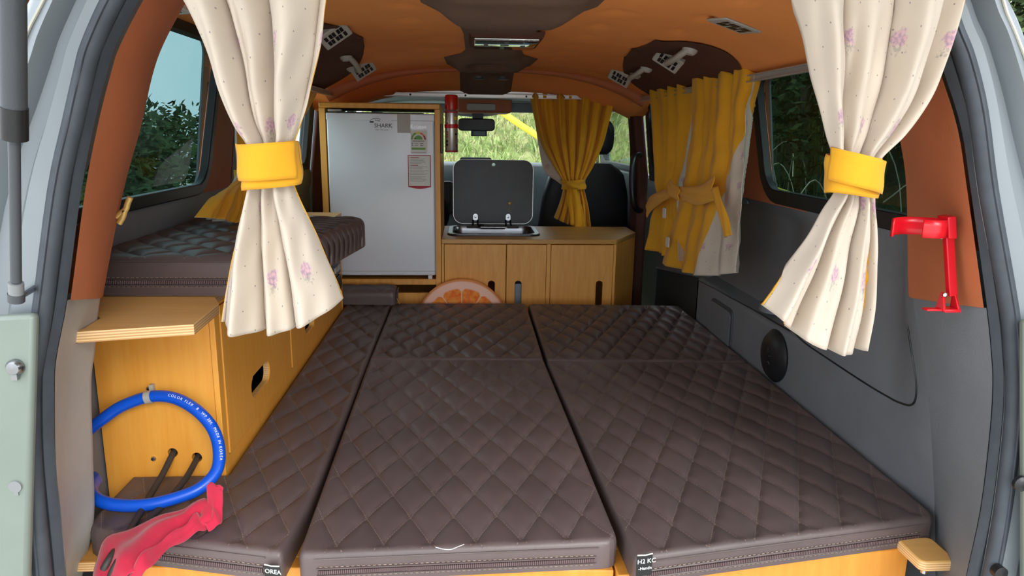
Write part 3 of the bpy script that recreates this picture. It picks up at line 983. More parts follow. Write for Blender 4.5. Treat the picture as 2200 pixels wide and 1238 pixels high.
m_left = mattress('narrow left mattress running along the bench cabinet, under red cloth', [(-0.685, 1.188), (-0.310, 1.098), (-0.299, 1.28), (-0.308, 2.985), (-0.685, 2.985)], [0.05, 0.015, 0, 0.012, 0.012],
                  notch=(-0.685, -0.492, 1.392, 2.985), ph=(0.1, 0.6), front=((-0.64, 1.1775), (-0.334, 1.103)))
# bench cushion and the little bolster by the fridge
bc = mattress('thick brown cushion lying on top of the left bench cabinet', [(-0.736, 1.375), (-0.365, 1.375), (-0.27, 2.06), (-0.736, 2.06)], [0.02, 0.02, 0.09, 0.02], 0.832, 0.912, ph=(0.3, 0.2), front=((-0.715, 1.375), (-0.385, 1.375)), name='bench_cushion', wx=0.10, ly=0.10, depth=0.008, er=0.022)
bc['category'] = 'cushion'
# pleats on the aisle end of the bench cushion
for k in range(13):
    f = k / 12
    p0 = Vector((lerp(-0.352, -0.296, f), lerp(1.48, 1.96, f), 0.905))
    a = [p0 + Vector((-0.13, 0.02, 0.0065)), p0 + Vector((-0.05, 0.01, 0.006)), p0 + Vector((-0.008, 0, 0.003)), p0 + Vector((0.008, -0.003, -0.010)), p0 + Vector((0.0135, -0.004, -0.03)), p0 + Vector((0.0115, -0.006, -0.068))]
    MB().tube(catmull(a, 4), 0.0038, 6).build('pleat', 'leather_plain', bc, smooth=60)
bo = mattress('small rolled brown bolster at the foot of the fridge cabinet', [(-0.535, 2.865), (-0.285, 2.855), (-0.285, 2.98), (-0.535, 2.98)], [0.01, 0.02, 0.02, 0.01], 0.4505, 0.518, ph=(0.3, 0.3), name='bolster_cushion', wx=0.15, ly=0.15, er=0.03, depth=0.004)
bo['category'] = 'cushion'
MB().tube([(-0.283, 2.865, 0.476), (-0.281, 2.87, 0.492), (-0.281, 2.90, 0.50), (-0.283, 2.96, 0.50)], 0.004, 8).build('zipper', 'zipper', bo, smooth=60)
MB().tube([(-0.281, 2.86, 0.478), (-0.274, 2.855, 0.462), (-0.270, 2.853, 0.455)], 0.002, 6).build('zip_pull', 'metal', bo, smooth=60)

# care tags
def care_tag(t, px_, py_, Y, d, lines, nm='care_tag'):
    c = PX(px_, py_, 1, Y)
    d = Vector((d[0], d[1], 0)).normalized(); out = Vector((d.y, -d.x, 0))
    mb = MB()
    w_, h_ = 0.0285, 0.040
    o0 = c + out * 0.0045
    mb.add([o0 + d * x + Vector((0, 0, z)) + out * o_ for o_ in (0, 0.0012) for x, z in ((0, -h_), (w_, -h_), (w_, 0), (0, 0))], [(0, 1, 2, 3), (4, 7, 6, 5), (0, 4, 5, 1), (1, 5, 6, 2), (2, 6, 7, 3), (3, 7, 4, 0)])
    tg = mb.build(nm, 'black_plastic', t, label='black woven tag with white lettering')
    tx = MB()
    for s_, size, ox, oz in lines:
        text(tx, s_, size, o0 + d * ox + Vector((0, 0, oz)) + out * 0.0014, d, (0, 0, 1), 0.0002)
    tx.build('lettering', 'white_ink', tg)
    MB().tube([o0 + d * 0.0005 + out * 0.0012, o0 + d * (w_ / 2) + out * 0.003, o0 + d * (w_ - 0.0005) + out * 0.0012], 0.0012, 6).build('tag_fold', 'paper', tg, smooth=60)
care_tag(m_right, 1366, 1190, 1.058, (0.61, 0.104), [('H2 KC', 0.0118, 0.001, -0.0165), ('-Handn', 0.0082, 0.0035, -0.0285)])
care_tag(m_left, 571, 1209, 1.1005, (0.371, -0.09), [('OREA', 0.0115, 0.0005, -0.0155), ('/or', 0.008, 0.016, -0.0275)])
# loose thread
th = [PX(x, y, 1, 1.094) for x, y in ((936, 1176), (952, 1180), (968, 1181), (984, 1175), (997, 1170))]
MB().tube(catmull([Vector((p.x, p.y, p.z)) for p in th], 4), 0.0006, 6).build('loose_thread', 'white_ink', m_mid, smooth=60)

# ================================================================== LEFT BENCH CABINET
XS = -0.497
cab = thing('bench_cabinet', 'honey plywood bench cabinet with two slotted doors along the left wall', 'cabinet', (-0.6, 2.1, 0.395))
ep = MB()
hx1 = PX(372, 972, 1, 1.40); hx2 = PX(424, 982, 1, 1.40)
ep.prism([(-0.738, 0.396), (XS - 0.012, 0.396), (XS - 0.012, 0.812), (-0.738, 0.812)], 'y', 1.397, 1.415, [circ(hx1.x, hx1.z, 0.010, 14), circ(hx2.x, hx2.z, 0.0105, 14)])
ep.build('end_panel', 'wood', cab, bevel=0.0012)
MB().box(XS - 0.0115, XS, 1.395, 1.413, 0.396, 0.812).build('corner_post', 'wood', cab, bevel=0.0015)
for (s_x, s_y) in ((320, 835), (330, 986)):
    c = PX(s_x, s_y, 1, 1.396)
    MB().lathe([(0.0055, 0.002), (0.0055, -0.001), (0.0035, -0.0035), (0.001, -0.004)], c, (0, 1, 0), 14).build('screw', 'metal', cab, smooth=40)
def fnx(a, b, d): return (XS - d, a, b)
def oval(y0, y1, z0, z1): return rrect(y0, y1, z0, z1, (z1 - z0) * 0.45, 6)
# face frame with two door openings and the doors themselves
MB().prism([(1.414, 0.396), (2.83, 0.396), (2.83, 0.812), (1.414, 0.812)], 'x', 0.002, 0.016, [[(1.428, 0.474), (1.948, 0.474), (1.948, 0.80), (1.428, 0.80)], [(1.985, 0.474), (2.465, 0.474), (2.465, 0.80), (1.985, 0.80)]], fn=fnx).build('face_frame', 'wood', cab, bevel=0.001)
for (y0, y1, hy0, hy1, hz0, hz1) in ((1.4305, 1.9455, 1.60, 1.755, 0.528, 0.582), (1.9875, 2.4625, 2.165, 2.30, 0.52, 0.573)):
    dd = MB().prism([(y0, 0.4765), (y1, 0.4765), (y1, 0.7975), (y0, 0.7975)], 'x', 0.0, 0.016, [oval(hy0, hy1, hz0, hz1)], fn=fnx).build('door', 'wood', cab, bevel=0.0015)
    rg = MB()
    for k, r_ in enumerate((0.0155, 0.0120, 0.0085, 0.005)):
        pass
    MB().prism(oval(hy0 - 0.002, hy1 + 0.002, hz0 - 0.002, hz1 + 0.002), 'x', 0.003, 0.0155, [oval(hy0 + 0.0008, hy1 - 0.0008, hz0 + 0.0008, hz1 - 0.0008)], fn=fnx).build('slot_rim', 'wood_pale', dd)
MB().box(-0.695, XS - 0.016, 1.414, 2.83, 0.396, 0.41).build('bottom_board', 'wood', cab)
MB().box(-0.695, XS - 0.02, 1.415, 2.83, 0.43, 0.44).build('inner_shelf', 'dark_plastic', cab)
MB().box(-0.739, -0.737, 1.415, 2.83, 0.41, 0.80).build('back_panel', 'dark_plastic', cab)
MB().box(-0.695, XS, 2.83, 2.846, 0.396, 0.812).build('end_panel', 'wood', cab, bevel=0.001)
# top board that runs out into the shelf
_sp = [PX(x, y, 2, 0.8305) for x, y in ((147, 717), (160, 711), (416, 697), (470, 653))]
sh = [(_sp[0].x, _sp[0].y), (_sp[1].x, _sp[1].y - 0.008), (_sp[2].x, _sp[2].y), (_sp[3].x, _sp[3].y), (-0.490, 1.385), (-0.490, 2.846), (-0.738, 2.846), (-0.738, 1.285), (-0.66, 1.26), (-0.622, 1.215), (-0.616, 1.15)]
MB().prism(sh, 'z', 0.812, 0.8305).build('shelf_top', 'wood_pale', cab, bevel=0.003)
# switch and socket panel near the fridge end
pn = MB().box(XS - 0.001, XS + 0.004, 2.575, 2.80, 0.60, 0.715).build('switch_panel', 'black_plastic', cab, bevel=0.002, label='black switch panel')
MB().box(XS + 0.003, XS + 0.010, 2.60, 2.66, 0.65, 0.70).build('rocker_switch', 'dark_plastic', pn, bevel=0.002)
MB().box(XS + 0.003, XS + 0.008, 2.69, 2.76, 0.66, 0.705).build('display', 'grey_light', pn, bevel=0.001)
for k in range(4):
    MB().box(XS + 0.004, XS + 0.011, 2.66 + 0.028 * k, 2.672 + 0.028 * k, 0.62, 0.64).build('fuse', 'grey_light', pn)
MB().prism([(2.62, 0.53), (2.76, 0.53), (2.79, 0.56), (2.77, 0.598), (2.62, 0.598)], 'x', XS - 0.001, XS + 0.010).build('socket_cover', 'black_plastic', cab, bevel=0.002)

# ================================================================== hose, cables, red cloth
def hosept(x, y):
    Yv = interp([(840, 1.378), (930, 1.345), (1000, 1.305), (1060, 1.262), (1095, 1.235)], y)
    return PX(x, y, 1, Yv)
hp = [(120, 985), (186, 928), (222, 900), (262, 873), (320, 853), (372, 855), (420, 880), (455, 918), (470, 962), (466, 1010), (432, 1048), (380, 1070), (315, 1085), (255, 1086)]
pts = [hosept(*p) for p in hp] + [PX(214, 1076, 1, 1.25), PX(196, 1058, 1, 1.28), PX(200, 1042, 1, 1.315), PX(205, 1032, 1, 1.34), PX(190, 1020, 1, 1.37)]
pts = [Vector((p.x, p.y, max(p.z, ZM + 0.0125))) for p in pts]
HP = catmull(pts, 7)
hose = thing('water_hose', 'blue rubber hose looped in front of the bench cabinet end', 'hose', (-0.6, 1.3, ZM))
MB().tube(HP, 0.0118, 16).build('hose_pipe', 'blue_hose', hose, smooth=60)
c = hosept(320, 853)
MB().tube([c + Vector((-0.006, 0, -0.0015)), c + Vector((0.006, 0, 0.0008))], 0.0132, 16).box(c.x - 0.004, c.x + 0.004, 1.385, 1.3955, c.z + 0.004, c.z + 0.020).build('hose_clamp', 'grey_light', hose, smooth=40)
# printing along the hose, character by character
def along(s_, table=[None]):
    if table[0] is None:
        acc = [0.0]
        for a, b in zip(HP, HP[1:]): acc.append(acc[-1] + (b - a).length)
        table[0] = acc
    acc = table[0]
    for i in range(len(acc) - 1):
        if acc[i + 1] >= s_:
            f = (s_ - acc[i]) / max(1e-6, acc[i + 1] - acc[i])
            return HP[i].lerp(HP[i + 1], f), (HP[i + 1] - HP[i]).normalized()
    return HP[-1], (HP[-1] - HP[-2]).normalized()
pr = MB()
s_pos = None
best = 9
acc = 0.0
for a, b in zip(HP, HP[1:]):
    if (a - hosept(362, 852)).length < best: best = (a - hosept(362, 852)).length; s_pos = acc
    acc += (b - a).length
for chs in 'COLOR FLEX  8  WP 30K  MADE IN KOREA':
    if chs == ' ':
        s_pos += 0.0038; continue
    p, tdir = along(s_pos)
    view = (CAM - p).normalized()
    nv = (view - tdir * view.dot(tdir)).normalized()
    upv = nv.cross(tdir)
    vs_, fs = text_mesh(chs, 0.0072, 0.0001)
    wd = max(v.x for v in vs_)
    o_ = p + nv * 0.0119 + upv * 0.001
    def bend(v):
        return o_ + tdir * v.x + upv * v.y * 1.0 - nv * (v.y ** 2 / 0.024) + nv * v.z
    pr.add([bend(v) for v in vs_], fs)
    s_pos += wd + 0.0012
pr.build('lettering', 'white_ink', hose, label='white lettering along the hose')

def cable(label, h, pxs):
    P = [Vector((h.x, 1.425, h.z + 0.002)), Vector((h.x, 1.396, h.z - 0.003))]
    for (x, y, dz) in pxs:
        q = PX(x, y, 2, ZM + 0.0085 + dz)
        P.append(q)
    o = MB().tube(catmull(P, 6), 0.0062, 10).build('power_cable', 'cable', smooth=60)
    return tag(o, label, 'cable', 'cables out of the bench cabinet')
cable('left one of two dark cables leaving the bench cabinet end', hx1, [(349, 1020, 0.012), (318, 1072, 0.0), (292, 1118, 0.0), (262, 1165, 0.002), (236, 1200, 0.004), (216, 1240, -0.02), (204, 1290, -0.06)])
cable('right one of two dark cables leaving the bench cabinet end', hx2, [(398, 1030, 0.012), (356, 1080, 0.0), (312, 1124, 0.0), (280, 1168, 0.002), (254, 1206, 0.004), (236, 1244, -0.02), (224, 1294, -0.06)])

cl = thing('cloth_strip', 'crimson cloth strip knotted round the dark cables', 'cloth', (-0.5, 1.2, ZM))
def ribbon(mb, rows, nv=14, fold=0.006, ph=0.0):
    # rows: list of (centre-left point, centre-right point); cloth hump between
    L = catmull([r[0] for r in rows], 6); R = catmull([r[1] for r in rows], 6)
    n = len(L) - 1
    def f(u, v):
        i = round(v * n)
        p = L[i].lerp(R[i], u)
        hump = 0.010 * math.sin(PI * u) + fold * math.sin(u * 9 + v * 5 + ph) * math.sin(PI * u) + 0.003 * math.sin(v * 21 + u * 4)
        return p + Vector((0, 0, hump))
    return mb.grid(f, nv, n)
Z = lambda x, y, dz=0: PX(x, y, 2, ZM + 0.012 + dz)
mb = MB()
ribbon(mb, [(Z(196, 1262, -0.03), Z(262, 1262, -0.03)), (Z(206, 1206, -0.01), Z(272, 1240, -0.01)), (Z(222, 1162, 0.004), Z(312, 1214)), (Z(272, 1136, 0.012), Z(352, 1184)), (Z(338, 1112, 0.016), Z(398, 1152)), (Z(394, 1090, 0.02), Z(440, 1136)), (Z(422, 1080, 0.02), Z(456, 1132))])
mb.build('wrapped_end', 'red_cloth', cl, smooth=70, solid=0.002)
mb = MB()
ribbon(mb, [(Z(262, 1262, -0.03), Z(290, 1262, -0.03)), (Z(286, 1206), Z(318, 1222)), (Z(340, 1172, 0.006), Z(366, 1180)), (Z(388, 1136, 0.012), Z(420, 1148)), (Z(420, 1104, 0.02), Z(448, 1134))], fold=0.004, ph=2)
mb.build('under_fold', 'red_cloth', cl, smooth=70, solid=0.002)
mb = MB()
kp = catmull([Z(396, 1112, 0.012), Z(420, 1096, 0.022), Z(440, 1088, 0.02), Z(446, 1112, 0.012), Z(424, 1128, 0.006)], 5)
mb.tube(kp, [0.008 + 0.006 * math.sin(PI * i / (len(kp) - 1)) for i in range(len(kp))], 12)
mb.build('knot', 'red_cloth', cl, smooth=70)
mb = MB()
ribbon(mb, [(Z(428, 1130, 0.0), Z(448, 1140, 0.0)), (Z(444, 1108, 0.012), Z(474, 1126, 0.006)), (Z(446, 1086, 0.026), Z(478, 1098, 0.02)), (Z(444, 1060, 0.05), Z(478, 1062, 0.05)), (Z(444, 1047, 0.062), Z(479, 1048, 0.062))], fold=0.003, ph=1)
mb.build('free_end', 'red_cloth', cl, smooth=70, solid=0.002)

# ================================================================== FRIDGE AND ITS CABINET
YF = 3.0
fc = thing('fridge_cabinet', 'tall plywood cabinet framing the white fridge', 'cabinet', (-0.35, 3.25, 0))
def bx(name, x0, x1, y0, y1, z0, z1, m, par, bev=0.0015):
    return MB().box(x0, x1, y0, y1, z0, z1).build(name, m, par, bevel=bev)
FX0, FX1, FZ1 = -0.592, -0.104, 1.259
bx('side_panel', FX0, FX0 + 0.024, YF, 3.50, 0, FZ1 - 0.0225, 'wood_brown', fc)
bx('side_panel', FX1 - 0.022, FX1, YF, 3.50, 0, FZ1 - 0.0225, 'wood_brown', fc)
bx('top_panel', FX0, FX1, YF, 3.50, FZ1 - 0.022, FZ1, 'wood_brown', fc, 0.004)
bx('shelf', FX0 + 0.0245, FX1 - 0.0225, YF, 3.50, 0.505, 0.530, 'wood_brown', fc)
bx('lower_panel', FX0 + 0.0245, FX1 - 0.0225, YF + 0.004, 3.02, 0.0, 0.468, 'wood_brown', fc)
bx('back_panel', FX0 + 0.0245, FX1 - 0.0225, 3.49, 3.50, 0.0, 1.23, 'wood_brown', fc)
fr = thing('fridge', 'small white fridge with stickers standing in its plywood cabinet', 'fridge', (-0.34, 3.2, 0.54))
bx('cabinet_body', -0.556, -0.132, 3.035, 3.47, 0.545, 1.215, 'dark_plastic', fr, 0.004)
dr_ = bx('door', -0.5605, -0.1275, 2.986, 3.030, 0.548, 1.2155, 'fridge_white', fr, 0.006)
bx('door_top_cap', -0.562, -0.126, 2.984, 3.030, 1.188, 1.2175, 'fridge_white', fr, 0.004)
bx('handle_recess', -0.52, -0.17, 2.9855, 3.03, 1.2176, 1.222, 'black_plastic', fr, 0.001)
bx('hinge_cover', -0.555, -0.50, 2.99, 3.03, 1.2226, 1.232, 'grey_light', fr, 0.003)
bx('door_seam', -0.561, -0.127, 2.9845, 2.99, 0.566, 0.5675, 'grey_light', fr, 0)
bx('foot', -0.16, -0.142, 2.995, 3.02, 0.5305, 0.547, 'white_plastic', fr, 0.002)
bx('hinge_side', -0.1265, -0.1245, 2.99, 3.03, 0.55, 1.18, 'grey_light', fr, 0)
# stickers; D(px, py) gives a point on the door face
YD = 2.9835
D = lambda x, y: PX(x, y, 1, YD)
RT, UP = (1, 0, 0), (0, 0, 1)
# van conversion logo: outline of a van over the word
st = MB()
a, b = D(792, 252), D(842, 282)
bx('clear_sticker', a.x, b.x, YD - 0.0003, 2.9865, b.z, a.z, 'fridge_white', fr, 0)
text(st, 'SHARK', 0.0235, D(804, 274), RT, UP)
text(st, 'RV', 0.009, D(834, 270), RT, UP)
text(st, 'FAMILY  CAR CAMPING', 0.0052, D(806, 280), RT, UP)
c0 = D(806, 262)
van = [(-0.020, -0.004), (-0.022, 0.003), (-0.016, 0.008), (-0.008, 0.013), (0.006, 0.015), (0.016, 0.013), (0.022, 0.008)]
st.tube([Vector((c0.x + x, YD - 0.0004, c0.z + z)) for x, z in van], 0.0009, 5)
st.box(c0.x - 0.020, c0.x - 0.006, YD - 0.0004, YD, c0.z - 0.003, c0.z + 0.003)
for k in range(4):
    st.box(c0.x + 0.001 + k * 0.0055, c0.x + 0.0038 + k * 0.0055, YD - 0.0004, YD, c0.z + 0.005 - 0.001 * k, c0.z + 0.009 - 0.0012 * k)
st.build('logo', 'black_ink', fr, label='black SHARK logo with a van outline')
st = MB()
text(st, 'Krosse', 0.0235, D(881, 276), RT, UP, 0.0006)
st.build('brand_lettering', 'aluminium', fr)
a, b = D(853, 245), D(882, 286)
bx('tape_patch', a.x, b.x, YD - 0.0002, 2.9865, b.z, a.z, 'grey_light', fr, 0)
# energy label
a, b = D(882, 280), D(918, 330)
el = bx('energy_label', a.x, b.x, YD - 0.0002, 2.9865, b.z, a.z, 'paper', fr, 0)
ce = D(899, 300)
def arcband(mb, c, r0, r1, a0, a1, y, n=8):
    o_ = [(c.x + r1 * math.cos(math.radians(lerp(a0, a1, k / n))), c.z + r1 * math.sin(math.radians(lerp(a0, a1, k / n)))) for k in range(n + 1)]
    i_ = [(c.x + r0 * math.cos(math.radians(lerp(a0, a1, k / n))), c.z + r0 * math.sin(math.radians(lerp(a0, a1, k / n)))) for k in range(n, -1, -1)]
    return mb.prism(o_ + i_, 'y', y - 0.0006, y)
for a0, a1, m in ((180, 142, 'green_ink'), (140, 112, 'green_ink'), (110, 76, 'yellow_ink'), (74, 40, 'orange_ink'), (38, 0, 'red_ink')):
    arcband(MB(), ce, 0.0235, 0.0305, a0, a1, YD - 0.0002).build('scale_segment', m, el)
mb = MB(); arcband(mb, ce, 0.0, 0.017, 180, 0, YD - 0.0002, 12)
mb.build('scale_dial', 'green_ink', el)
mb = MB(); p = Vector((ce.x - 0.016, YD - 0.001, ce.z + 0.003))
mb.prism([(p.x - 0.006, p.z + 0.002), (p.x + 0.008, p.z - 0.001), (p.x + 0.004, p.z + 0.004)], 'y', YD - 0.0011, YD - 0.0006); mb.build('pointer', 'black_ink', el)
mb = MB()
for k in range(9): mb.box(ce.x - 0.024 + k * 0.0054, ce.x - 0.0204 + k * 0.0054, YD - 0.0006, YD, ce.z - 0.0085, ce.z - 0.004)
for r in range(2):
    for k in range(2): mb.box(ce.x - 0.028 + k * 0.034, ce.x - 0.022 + k * 0.042, YD - 0.0006, YD, ce.z - 0.0175 - r * 0.008, ce.z - 0.0140 - r * 0.008)
    mb.box(ce.x - 0.016, ce.x - 0.001, YD - 0.0006, YD, ce.z - 0.0165 - r * 0.008, ce.z - 0.0145 - r * 0.008)
mb.build('fine_print', 'grey_ink', el)
mb = MB().box(ce.x - 0.028, ce.x + 0.028, YD - 0.0006, YD, ce.z - 0.041, ce.z - 0.0325); mb.build('green_bar', 'green_ink', el)
mb = MB().box(ce.x - 0.029, ce.x + 0.030, YD - 0.0006, YD, ce.z - 0.0545, ce.z - 0.0525); mb.build('fine_print', 'grey_ink', el)
# notice with red border
a, b = D(876, 333), D(926, 402)
nl = MB().prism([(a.x, a.z), (b.x, a.z), (b.x, b.z)] + [(lerp(b.x, a.x, k / 8), b.z - 0.008 * math.sin(PI * k / 8)) for k in range(1, 8)] + [(a.x, b.z)], 'y', YD - 0.0002, YD + 0.003).build('notice', 'red_ink', fr, label='notice sheet with red border')
MB().box(a.x + 0.003, b.x - 0.003, YD - 0.0006, YD, b.z + 0.004, a.z - 0.003).build('sheet', 'paper', nl)
mb = MB(); mr_ = MB()
z = a.z - 0.010
W_ = b.x - a.x
random.seed(3)
for grp in (1, 5, 0, 1, 3, 0, 2, 0, 2, 0, 5):
    if grp == 0:
        z -= 0.003; continue
    if grp == 1:
        mr_.box(a.x + 0.006, a.x + 0.009, YD - 0.0010, YD, z - 0.0012, z + 0.0012)
        mr_.box(a.x + 0.011, a.x + W_ * random.uniform(0.45, 0.6), YD - 0.0010, YD, z - 0.0013, z + 0.0013); z -= 0.006
    else:
        for k in range(grp):
            mb.box(a.x + 0.007, a.x + W_ * random.uniform(0.55, 0.9), YD - 0.0010, YD, z - 0.0006, z + 0.0006); z -= 0.0045
mb.build('text_lines', 'grey_ink', nl)['kind'] = 'stuff'; mr_.build('headings', 'red_ink', nl)['kind'] = 'stuff'
random.seed(11)

# ================================================================== KITCHEN COUNTER
kt = thing('kitchen_cabinet', 'low plywood kitchen cabinet with three slotted doors beside the fridge cabinet', 'cabinet', (0.3, 3.2, 0))
KZ = 0.703
top = [(-0.102, YF), (0.652, YF), (0.79, 3.24), (0.79, 3.44), (-0.102, 3.44)]
skh = rrect(-0.062, 0.315, 3.115, 3.385, 0.045)
MB().prism(top, 'z', KZ - 0.02, KZ, [skh]).build('worktop', 'wood_brown_flat', kt, bevel=0.002)
bx('side_panel', -0.102, -0.0915, YF + 0.001, 3.44, 0, KZ - 0.0205, 'wood_brown', kt)
bx('divider', 0.349, 0.367, YF + 0.001, 3.43, 0.09, KZ - 0.0205, 'wood_brown', kt)
bx('post', 0.6405, 0.652, YF + 0.001, 3.02, 0.0, KZ - 0.0205, 'wood_brown', kt)
bx('back_panel', -0.09, 0.78, 3.425, 3.44, 0, KZ - 0.0205, 'wood_brown', kt)
bx('bottom_board', -0.09, 0.66, 3.03, 3.42, 0.07, 0.088, 'wood_brown', kt)
bx('plinth', -0.09, 0.64, 2.925, YF + 0.03, 0.0, 0.068, 'wood_brown', kt)
MB().hexa([(0.6525, YF + 0.003, 0), (0.79, 3.243, 0), (0.775, 3.25, 0), (0.640, 3.012, 0), (0.6525, YF + 0.003, KZ - 0.0205), (0.79, 3.243, KZ - 0.0205), (0.775, 3.25, KZ - 0.0205), (0.640, 3.012, KZ - 0.0205)]).build('angled_panel', 'wood_brown', kt, bevel=0.0015)
bx('end_panel', 0.775, 0.79, 3.25, 3.424, 0, KZ - 0.0205, 'wood_brown', kt)
def slotdoor(x0, x1, sx):
    slot = [(sx - 0.0148, 0.30), (sx + 0.0148, 0.30)] + [(sx + 0.0148 * math.cos(math.radians(k * 18)), 0.508 + 0.0148 * math.sin(math.radians(k * 18))) for k in range(11)]
    return MB().prism([(x0, 0.10), (x1, 0.10), (x1, KZ - 0.0225), (x0, KZ - 0.0225)], 'y', YF - 0.002, YF + 0.014, [slot]).build('door', 'wood_brown', kt, bevel=0.0015)
slotdoor(-0.0895, 0.1735, 0.112); slotdoor(0.1765, 0.3475, 0.228); slotdoor(0.3685, 0.639, 0.583)
bx('stored_box', 0.20, 0.33, 3.04, 3.10, 0.089, 0.5, 'dash_grey', kt)

# sink with its glass lid
sk_ = thing('sink', 'steel camper sink with raised black glass lid on the kitchen worktop', 'sink', (0.13, 3.25, KZ))
rim = rrect(-0.078, 0.331, 3.098, 3.402, 0.05, 6); inn = rrect(-0.056, 0.309, 3.12, 3.38, 0.04, 6)
MB().prism(rim, 'z', KZ + 0.0005, KZ + 0.008, [inn]).build('rim', 'steel', sk_, bevel=0.002)
MB().prism(rrect(-0.081, 0.334, 3.095, 3.405, 0.052, 6), 'z', KZ + 0.0002, KZ + 0.0045, [rrect(-0.0775, 0.3305, 3.0985, 3.4015, 0.05, 6)]).build('gasket', 'black_plastic', sk_)
bw = MB()
def bowl(u, v):
    R = rrect(-0.056, 0.309, 3.12, 3.38, 0.04, 6)
    p = R[round(u * len(R)) % len(R)]
    k = 1 - 0.12 * v
    z = KZ + 0.004 - 0.11 * sstep(0, 0.8, v)
    if v > 0.8: k = 0.9 * (1 - (v - 0.8) / 0.2)
    return (0.1265 + (p[0] - 0.1265) * k, 3.25 + (p[1] - 3.25) * k, z)
bw.grid(bowl, 28, 10)
bw.build('bowl', 'steel', sk_, smooth=60)
for x0 in (0.035, 0.225):
    bx('hinge_plate', x0 - 0.028, x0 + 0.028, 3.335, 3.392, KZ + 0.0045, KZ + 0.011, 'steel', sk_, 0.004)
MB().tube([(0.07, 3.30, KZ + 0.012), (0.09, 3.30, KZ + 0.012), (0.16, 3.30, KZ + 0.012), (0.185, 3.30, KZ + 0.012)], 0.008, 12).build('folded_tap', 'steel', sk_, smooth=50)
MB().lathe([(0.014, 0), (0.014, 0.012), (0.010, 0.016), (0.001, 0.017)], (0.075, 3.33, KZ + 0.006), (0, 0, 1), 18).build('tap_knob', 'black_plastic', sk_, smooth=40)
LZ0, LZ1 = KZ + 0.014, 1.020
def lfn(a, b, d): return (a, 3.424 + 0.05 * (b - LZ0) + d, b)
lid = MB().prism(rrect(-0.057, 0.324, LZ0, LZ1, 0.045, 7), 'y', 0, 0.005, [circ(0.134, 0.997, 0.008, 16)], fn=lfn).build('glass_lid', 'lid_glass', sk_, bevel=0.001, label='raised black glass lid')
MB().prism(rrect(-0.059, 0.326, LZ0 - 0.002, LZ1 + 0.001, 0.047, 7), 'y', 0.001, 0.0042, [rrect(-0.0565, 0.3235, LZ0 + 0.0005, LZ1 - 0.0005, 0.0445, 7)], fn=lfn).build('lid_edge', 'aluminium', lid)
MB().prism(circ(0.134, 0.997, 0.0105, 18), 'y', -0.0012, 0.0062, [circ(0.134, 0.997, 0.0078, 16)], fn=lfn).build('finger_ring', 'green_ink', lid)
for x0 in (0.048, 0.206):
    h_ = MB().prism([(x0 - 0.0125, LZ0 + 0.015), (x0 + 0.0125, LZ0 + 0.015)] + [(x0 + 0.0125 * math.cos(math.radians(k * 18)), LZ0 + 0.036 + 0.0125 * math.sin(math.radians(k * 18))) for k in range(11)], 'y', -0.004, -0.0002, fn=lfn).build('hinge_bracket', 'steel', sk_, bevel=0.001)
    MB().lathe([(0.005, 0), (0.005, -0.003), (0.001, -0.004)], lfn(x0, LZ0 + 0.032, -0.004), (0, 1, 0), 12).build('screw', 'metal', h_, smooth=40)
    for dx in (-0.011, 0.011):
        MB().tube([lfn(x0 + dx, LZ0 + 0.016, -0.002), (x0 + dx, 3.40, KZ + 0.016), (x0 + dx * 1.3, 3.375, KZ + 0.010)], 0.0042, 8).build('hinge_arm', 'black_plastic', h_, smooth=60)
MB().lathe([(0.0075, 0), (0.0085, -0.002), (0.006, -0.005), (0.001, -0.006)], lfn(0.211, LZ0 + 0.098, 0), (0, 1, 0), 14).tube([lfn(0.211, LZ0 + 0.096, -0.003), lfn(0.208, LZ0 + 0.04, -0.003)], 0.0008, 5).build('suction_hook', 'brass', sk_, smooth=40)
for x0 in (-0.038, 0.305):
    MB().lathe([(0.004, 0), (0.004, -0.002), (0.001, -0.0025)], lfn(x0, 1.0, 0), (0, 1, 0), 12).build('lid_stop', 'black_plastic', lid, smooth=40)

# orange slice cushion
def orange_mat():
    n = NT('orange_slice_print')
    p = n.sep(n.coords('Object'))
    x, z = p[0], n.math('SUBTRACT', p[2], 0.196)
    r = n.math('DIVIDE', n.math('SQRT', n.math('ADD', n.math('POWER', x, 2), n.math('POWER', z, 2))), 0.196)
    a = n.math('ARCTAN2', x, z)
    nn = n.noise(n.coords('Object'), 60, 4)
    seg = n.math('ABSOLUTE', n.math('SUBTRACT', n.math('FRACT', n.math('ADD', n.math('MULTIPLY', a, 11 / (2 * PI)), n.math('MULTIPLY', nn, 0.05))), 0.5))
    pulp = n.mix(n.smooth(n.noise(n.coords('Object'), 45, 5), 0.3, 0.7), S(246, 110, 30), S(255, 165, 74))
    wall_ = n.smooth(seg, 0.455, 0.485)
    col = n.mix(wall_, pulp, S(250, 205, 160))
    outer = n.smooth(n.math('ADD', r, n.math('MULTIPLY', n.smooth(seg, 0.3, 0.5), 0.06)), 0.79, 0.83)
    col = n.mix(outer, col, S(255, 206, 184))
    col = n.mix(n.smooth(r, 0.94, 0.97), col, S(240, 158, 96))
    n.link(col, n.p.inputs['Base Color'])
    n.p.inputs['Roughness'].default_value = 0.85
    return n.m
M['orange_print'] = orange_mat()
oc = MB()
pf = [(0.001, -0.030), (0.10, -0.029), (0.16, -0.025), (0.184, -0.017), (0.194, -0.008), (0.196, 0.0), (0.194, 0.008), (0.18, 0.018), (0.1, 0.026), (0.001, 0.027)]
oc.lathe(pf, (-0.014, 2.956, 0.344), (0, 1, 0), 48)
tag(oc.build('slice_cushion', 'orange_print', smooth=70), 'round cushion printed as an orange slice, stuck behind the mattress', 'cushion')

